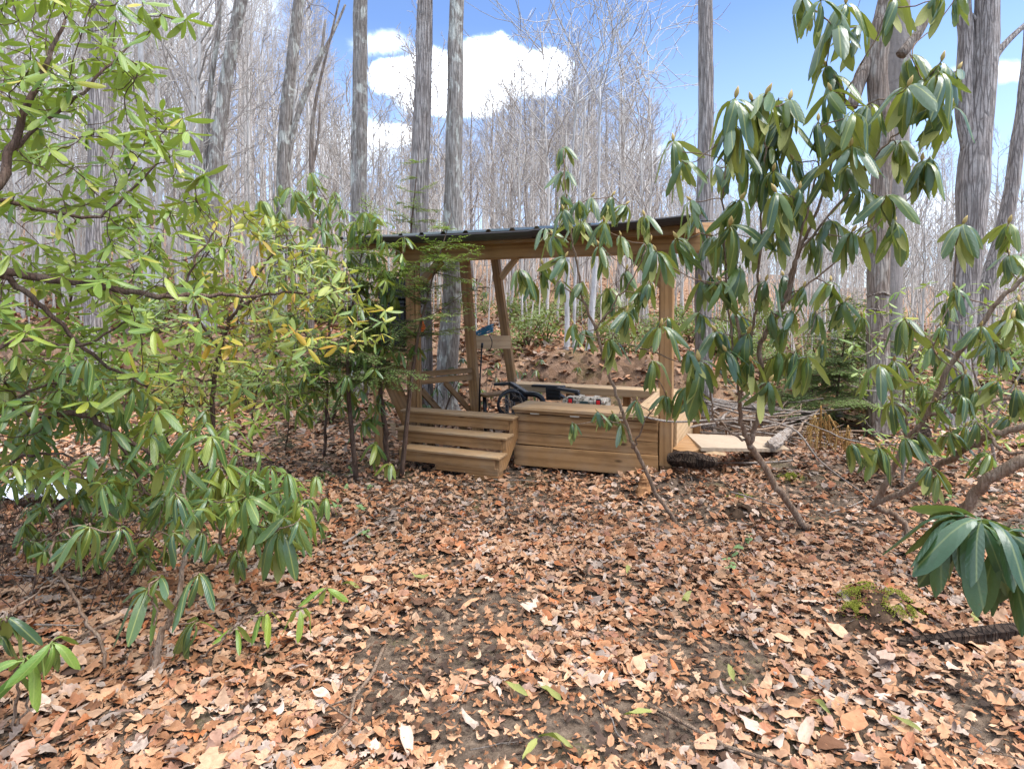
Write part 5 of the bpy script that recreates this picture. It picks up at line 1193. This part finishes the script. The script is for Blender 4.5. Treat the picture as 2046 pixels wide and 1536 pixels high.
# small ones behind the shelter
def clone(root, loc, rz, s_, label, group=None):
    r_ = root.copy(); C.objects.link(r_); r_.location = loc; r_.rotation_euler = (0, 0, rz); r_.scale = (s_,) * 3
    r_['label'] = label
    if group: r_['group'] = group
    for ch in root.children:
        c_ = ch.copy(); C.objects.link(c_); c_.parent = r_
    return r_
def small_rhodo(base, hgt_, seed, label, mat, n=16):
    r = np.random.default_rng(seed); base = np.array(base); st__ = []
    for k in range(3):
        d_ = np.array([r.normal(0, .35), r.normal(0, .35), 1]); st__.append((np.array([base - [0, 0, .04], base + d_ * hgt_ * .35 + r.normal(0, .03, 3), base + d_ * hgt_ * .8]), [.012, .009, .005]))
    wh = [(base + np.array([r.normal(0, .32) * hgt_, r.normal(0, .3) * hgt_, r.uniform(.15, 1.0) * hgt_]), r.uniform(.13, .18)) for _ in range(n)]
    return rhodo('rhododendron', label, st__, wh, mat, M_stem_d, nleaf=(6, 8), seed=seed, elev=(-45, 15), buds=False)
for px, py, d_, hh, lab in [(872, 800, 8.6, 1.1, 'small dark rhododendron in front of the thick mottled trunk'), (965, 800, 10.2, 1.2, 'small rhododendron seen under the coiled blue hose'), (1075, 790, 10.6, 1.0, 'small rhododendron on the bank behind the lawn chairs'), (925, 700, 11.5, 1.5, 'rhododendron clump behind the slanted posts on the far bank')]:
    q = P(px, py, d_); small_rhodo((q[0], q[1], hz1(q[0], q[1])), hh, int(px), lab, M_rhodo if px > 900 else M_dark)
# ------------------------------------------------------------------ understory shrubs on the slope
def understory():
    protos_ = []
    for i in range(4):
        r = np.random.default_rng(70 + i); mb = MB(); V, Fq = leaf_template('oval', 800 + i, 0)
        for k in range(420):
            c = r.normal(0, 1, 3); c *= (r.random() ** .5) / np.linalg.norm(c); c = c * [.62, .62, .45] + [0, 0, .5]; c += r.normal(0, .08, 3)
            A = np.array(Matrix.Rotation(r.uniform(0, 6.28), 3, 'Z') @ Matrix.Rotation(r.normal(0, .6), 3, 'Y') @ Matrix.Rotation(r.normal(0, .6), 3, 'X'))
            mb.add(V * r.uniform(.07, .12) @ A.T + c, None, Fq)
        sm = MB()
        for k in range(9):
            a = r.uniform(0, 6.28); sm.tube(smooth_path([(0, 0, -.08), (.15 * math.cos(a), .15 * math.sin(a), .3), (.5 * math.cos(a), .5 * math.sin(a), .75)], 3), [.014, .012, .011, .010, .009, .007, .004], 4)
        protos_.append((mb.mesh('foliage', M_shrub, True), sm.mesh('stem', M_stem_d)))
    r = np.random.default_rng(71)
    spots = [(r.uniform(880, 1500), r.uniform(11.6, 21)) for _ in range(30)] + [(r.uniform(1500, 2080), r.uniform(9.5, 24)) for _ in range(30)] + [(r.uniform(0, 800), r.uniform(8, 22)) for _ in range(26)]
    for px, d_ in spots:
        x = (px - 1023) / F * d_; z = hz1(x, d_); i = int(r.integers(4))
        e = bpy.data.objects.new('understory_shrub', None); C.objects.link(e); e.location = (x, d_, z); e.rotation_euler = (0, 0, r.uniform(0, 6.28)); s_ = r.uniform(.55, 1.15); e.scale = (s_ * 1.1, s_ * 1.1, s_)
        wh_ = 'left of the shelter' if px < 800 else 'on the bank behind the shelter' if px < 1500 else 'around the ringed and forked trees'; tag(e, 'loose light green understory shrub ' + wh_, 'shrub', 'understory shrubs ' + wh_)
        for nm, me in zip(('foliage', 'stem'), protos_[i]): 
            c_ = bpy.data.objects.new(nm, me); C.objects.link(c_); c_.parent = e
            if nm == 'foliage': c_['kind'] = 'stuff'
understory()

# ------------------------------------------------------------------ hemlock saplings
def hemlock(name, label, base, H, spread_, seed, mat, nb=34, lean=(0, 0), dens=1.0, low=.12, nsz=1.0):
    r = np.random.default_rng(seed); base = np.array(base, float)
    o = thing(name, base, label, 'sapling')
    top = base + [lean[0], lean[1], H]; tr = smooth_path([base - [0, 0, .05], base + (top - base) * .5 + r.normal(0, .04, 3) * H, top], 8)
    sm = MB(); sm.tube(tr, np.linspace(.010 + .007 * H, .002, len(tr)), 7)
    NV, NF, off = [], [], 0
    def spray(p0, d, L, lvl):
        nonlocal off
        d = d / np.linalg.norm(d); n = max(4, int(L / .05)); pts = [p0]; dd = d.copy()
        for i in range(n): dd = dd + r.normal(0, .05, 3) + [0, 0, -.022]; dd /= np.linalg.norm(dd); pts.append(pts[-1] + dd * L / n)
        pts = np.array(pts); sm.tube(pts, np.linspace(.0028 + .004 * L * (lvl == 0), .0012, len(pts)), 3, False)
        side = np.cross(dd, [0, 0, 1.]); side /= np.linalg.norm(side) + 1e-9
        if lvl < 2:
            nn = max(3, int(L / (.075 if lvl == 0 else .07)))
            for k in range(nn):
                t = .12 + .85 * k / nn; p = pts[min(int(t * n), n)]; s_ = 1 if k % 2 else -1
                spray(p, dd * .7 + side * s_ * .75 + r.normal(0, .08, 3), L * (.50 if lvl == 0 else .42) * (1.1 - t) + .03, lvl + 1)
        # needles: short flat blades along both sides
        step = .011 / dens; m_ = max(3, int(L / step)); 
        for k in range(m_):
            t = (k + .5) / m_; i = min(int(t * n), n - 1); p = pts[i] + (pts[i + 1] - pts[i]) * (t * n - i); s_ = 1 if k % 2 else -1
            nd = side * s_ * .9 + dd * .45 + np.array([0, 0, r.normal(0, .15)]); nd /= np.linalg.norm(nd); w_ = np.cross(nd, [0, 0, 1.]); w_ /= np.linalg.norm(w_) + 1e-9; ln = r.uniform(.014, .024) * nsz
            NV.append(np.array([p - w_ * .002 * nsz, p + nd * ln * .6 - w_ * .003 * nsz, p + nd * ln, p + nd * ln * .6 + w_ * .003 * nsz])); NF.append((off, off + 1, off + 2, off + 3)); off += 4
    for k in range(nb):
        t = low + (1 - low) * (k + r.random()) / nb; i = min(int(t * (len(tr) - 1)), len(tr) - 2); az = r.uniform(0, 6.28)
        spray(tr[i], np.array([math.cos(az), math.sin(az), r.uniform(-.15, .75)]), spread_ * (1.08 - t) ** .7 * r.uniform(.25, 1.35) + .08, 0 if spread_ * (1.08 - t) > .2 else 1)
    sm.build('trunk', M_stem_d, o)
    x = put(bpy.data.objects.new('crown', mesh_np('crown', np.concatenate(NV), [np.array(NF)], mat, False)), o); x['kind'] = 'stuff'
    return o
def gp(px, py): q = G(px, py); return q
hb = P(800, 880, 6.15); hemlock('hemlock_sapling', 'feathery green hemlock sapling in front of the roof and cabinet', (hb[0], hb[1], hz1(hb[0], hb[1])), 2.7, 1.05, 61, M_hem, 36, (.55, -.1), .9, .50, 2.5)
hb = P(712, 880, 6.0); hemlock('hemlock_sapling', 'feathery green hemlock sapling beside the mottled tree left of the roof', (hb[0], hb[1], hz1(hb[0], hb[1])), 2.85, .85, 62, M_hem, 58, (.18, 0), .85, .38, 2.6)
hb = gp(566, 905); hemlock('hemlock_seedling', 'knee high dark hemlock seedling on the litter left of the steps', hb, .58, .30, 63, M_hem_d, 22, (.05, 0), 1.0, .15)
hb = P(1665, 850, 8.6); hemlock('hemlock_sapling', 'bright green hemlock sapling between the open rhododendron and the ringed tree', (hb[0], hb[1], hz1(hb[0], hb[1])), 1.95, 1.35, 64, M_hem, 60, (.25, 0), .85, .10, 2.6)
hb = P(846, 560, 9.0); hemlock('hemlock_sapling', 'thin hemlock sapling against the pale grey trunk above the roof', (hb[0], hb[1], hz1(hb[0], hb[1])), 4.1, .7, 65, M_hem, 26, (-.05, 0), .8, .5, 2.6)

# ------------------------------------------------------------------ small plants, moss, fronds, twigs
def moss_cushion(px, py, rad, seed, label):
    c = G(px, py); r = np.random.default_rng(seed); mb = MB(); V, Fq = leaf_template('chip', 5, 0)
    n = int(2600 * (rad / .1) ** 2)
    pts = r.normal(0, 1, (n, 2)) * rad * .5; hh = (vnoise(pts[:, 0] * 30 + 50, pts[:, 1] * 30, seed) ) 
    for (a, b), h_ in zip(pts, hh):
        if h_ < .38: continue
        z = hz1(c[0] + a, c[1] + b) + .035 + .03 * h_ * max(0, 1 - (a * a + b * b) / (rad * rad * 1.6))
        A = np.array(Matrix.Rotation(r.uniform(0, 6.28), 3, 'Z') @ Matrix.Rotation(r.uniform(-1.4, .3), 3, 'Y')); mb.add(V * .011 @ A.T + [c[0] + a, c[1] + b, z], None, Fq)
    o = mb.build('moss_cushion', M_moss, None, True); tag(o, label, 'moss', kind='stuff')
for i, (px, py, rd, lab) in enumerate([(1712, 1192, .075, 'bright moss cushion on the back of the dirt mound'), (1800, 1222, .085, 'largest lime green moss cushion on the dirt mound'), (1705, 1230, .05, 'small moss tuft on the side of the dirt mound'), (1480, 1000, .08, 'green moss on the dark clod behind the rhododendron stem'), (1580, 960, .09, 'yellow green moss patch near the open rhododendron'), (1475, 905, .06, 'green moss tuft in front of the pale planks')]): moss_cushion(px, py, rd, 80 + i, lab)
def clod(name, label, px, py, rx, h_, seed):
    c = G(px, py); n = 48; m_ = 14; V = []
    for k in range(m_):
        f = 1 - k / (m_ - 1)
        for t in np.arange(n) * 2 * math.pi / n:
            rr_ = rx * f * (1 + .55 * (vnoise(math.cos(t) * 2 + 7, math.sin(t) * 2, seed) - .5)); x = c[0] + math.cos(t) * rr_; y = c[1] + math.sin(t) * rr_ * .8
            V.append((x, y, hz1(x, y) - .012 + h_ * (1 - f * f) * (.5 + vnoise(x * 14, y * 14, seed)) + .022 * (vnoise(x * 60, y * 60, seed + 1) + vnoise(x * 120, y * 120, seed + 2) - .6) * (k > 0)))
    Fq = [(k * n + i, k * n + (i + 1) % n, (k + 1) * n + (i + 1) % n, (k + 1) * n + i) for k in range(m_ - 1) for i in range(n)]
    mb = MB(); mb.add(np.array(V), None, Fq); o = mb.build(name, mat_plain('dark_soil', (.055, .034, .021), .95, .1, .6, 16, 0, 1.0), None, True); tag(o, label, 'mound')
clod('dirt_mound', 'dark crumbly dirt mound with moss on top', 1748, 1240, .17, .035, 3); clod('dirt_clod', 'black dirt clod behind the rhododendron stem', 1475, 1025, .15, .04, 4)
def frond(px, py, hpx, d_, seed, label):
    r = np.random.default_rng(seed); b = P(px, py, d_); b[2] = hz1(b[0], b[1]); o = thing('dead_fronds', b, label, 'fern', 'rust coloured dead fronds'); H = hpx / F * d_
    mb = MB(); tip = b + np.array([r.normal(0, .03), 0, H])
    mb.tube(smooth_path([b - [0, 0, .03], b + [.01, 0, H * .6], tip], 4), .009, 5); mb.build('stalk', M_fern, o)
    mb = MB()
    for k in range(24):
        a = r.uniform(0, 6.28); R0 = H * r.uniform(.04, .26); z1 = H * r.uniform(0, .6); t0 = tip - [0, 0, H * r.uniform(0, .35)]
        e = np.array([b[0] + math.cos(a) * R0, b[1] + math.sin(a) * R0, b[2] + z1]); q = smooth_path([t0, t0 * .5 + e * .5 + r.normal(0, .02, 3) + [0, 0, .03], e], 5); q[1:] += r.normal(0, .006, q[1:].shape)
        mb.tube(q, np.linspace(.002, r.uniform(.003, .006), len(q)), 4)
    x = mb.build('foliage', M_fern, o); x['kind'] = 'stuff'
for i, (px, hp) in enumerate([(1618, 75), (1638, 95), (1668, 80), (1688, 60)]): frond(px, 892, hp, 6.6 + .1 * (i % 2), 90 + i, 'rust orange dead frond standing upright behind the pale planks')
def seedlings():
    r = np.random.default_rng(66)
    spots = [(640, 1010), (690, 1000), (660, 960), (720, 1040), (625, 1060), (700, 960), (675, 1035), (740, 985), (610, 990), (1490, 1095), (1475, 1120), (1455, 1160), (650, 1090), (730, 1085), (590, 1110), (1850, 1000), (1900, 1020)]
    for px, py in spots:
        c = G(px, py); o = thing('seedling', c, 'small bright green leafy seedling in the leaf litter', 'seedling', 'green seedlings in the litter')
        h_ = r.uniform(.07, .16); mb = MB(); mb.tube([c - [0, 0, .01], c + [.01, 0, h_]], .002, 4); mb.build('stem', M_stem, o)
        for k in range(int(r.integers(4, 8))):
            V, Fq = leaf_template('oval', int(r.integers(820, 830)), 2); L = r.uniform(.04, .07); me = leaf_meshes.setdefault(('seed', k), mesh_np('leaf', V, [Fq], M_seed, True))
            put(bpy.data.objects.new('leaf', me), o, Matrix.Translation(Vector(c + [0, 0, h_ * r.uniform(.5, 1.05)])) @ Matrix.Rotation(r.uniform(0, 6.28), 4, 'Z') @ Matrix.Rotation(r.normal(0, .3), 4, 'Y') @ Matrix.Diagonal((L, L, L, 1)) @ Matrix.Translation((.5, 0, 0)))
seedlings()
def fallen_limbs():
    for i, (pts, rad, lab) in enumerate([([(1265, 835), (1345, 850), (1470, 845), (1580, 862), (1640, 930), (1720, 990), (1760, 1020)], .011, 'long curved grey limb arching from the planks to the rhododendron base'),
        ([(1420, 932), (1540, 930), (1700, 915)], .012, 'straight grey limb lying across the litter behind the open rhododendron'), ([(1650, 1035), (1700, 1020), (1790, 985), (1900, 1040), (1960, 1060)], .007, 'thin bent limb lying under the sprawling rhododendron'),
        ([(0, 1160), (90, 1165), (180, 1190)], .006, 'thin bare limb crossing the litter at the left shrub foot'), ([(60, 1200), (150, 1130), (260, 1060), (360, 1000)], .006, 'slender leaning dead limb below the low bent rhododendron')]):
        q = []
        for k, (px, py) in enumerate(pts):
            g = G(px, py); 
            if i == 0 and k < 5: g = P(px, py, 5.6 - .1 * k)
            q.append(g + [0, 0, .035])
        mb = MB(); sp = smooth_path(q, 6); mb.tube(sp, np.linspace(rad, rad * .5, len(sp)), 7); tag(mb.build('fallen_limb', M_twig), lab, 'branch')
fallen_limbs()
def twigs():
    r = np.random.default_rng(99); meshes = []
    for i in range(10):
        mb = MB(); n = 6; pts = np.column_stack([np.linspace(-.5, .5, n), np.cumsum(r.normal(0, .05, n)), np.abs(np.cumsum(r.normal(0, .012, n)))]); mb.tube(pts, np.linspace(.016, .007, n), 6)
        if i % 2: b = pts[3]; mb.tube([b, b + [.12, .1 * r.choice([-1, 1]), .02], b + [.25, .16, .03]], [.009, .007, .004], 5)
        meshes.append(mb.mesh('fallen_twig', M_twig if i % 3 else M_stem))
    for k in range(110):
        y = 1.7 + 6.5 * r.random() ** 1.3; x = r.uniform(-.85, .9) * y; L = r.uniform(.12, .38) if k % 6 else r.uniform(.4, .9)
        o = bpy.data.objects.new('fallen_twig', meshes[int(r.integers(10))])
        put(o, None, Matrix.Translation((x, y, hz1(x, y) + .03)) @ Matrix.Rotation(r.uniform(0, 6.28), 4, 'Z') @ Matrix.Rotation(r.normal(0, .05), 4, 'Y') @ Matrix.Diagonal((L, L * .8, L * .8, 1)))
        wh_ = 'in front of the steps and bench' if abs((x - .1) / y) < .28 else 'under the right hand rhododendrons' if x > 0 else 'under the left hand shrubs'
        tag(o, 'thin bare twig on the litter ' + wh_, 'twig', 'twigs on the litter ' + wh_)
    # brush pile behind the ramp
    for k in range(46):
        px = r.uniform(1390, 1620); d_ = r.uniform(7.0, 8.6); x = (px - 1023) / F * d_; z = hz1(x, d_); L = r.uniform(.7, 1.7)
        o = bpy.data.objects.new('brush_stick', meshes[int(r.integers(10))])
        put(o, None, Matrix.Translation((x, d_, z + r.uniform(.05, .38))) @ Matrix.Rotation(r.normal(0, .8), 4, 'Z') @ Matrix.Rotation(r.normal(0, .22), 4, 'Y') @ Matrix.Diagonal((L, L * .8, L * .8, 1)))
        tag(o, 'grey stick in the brush pile behind the planks', 'stick', 'sticks in the brush pile')
twigs()
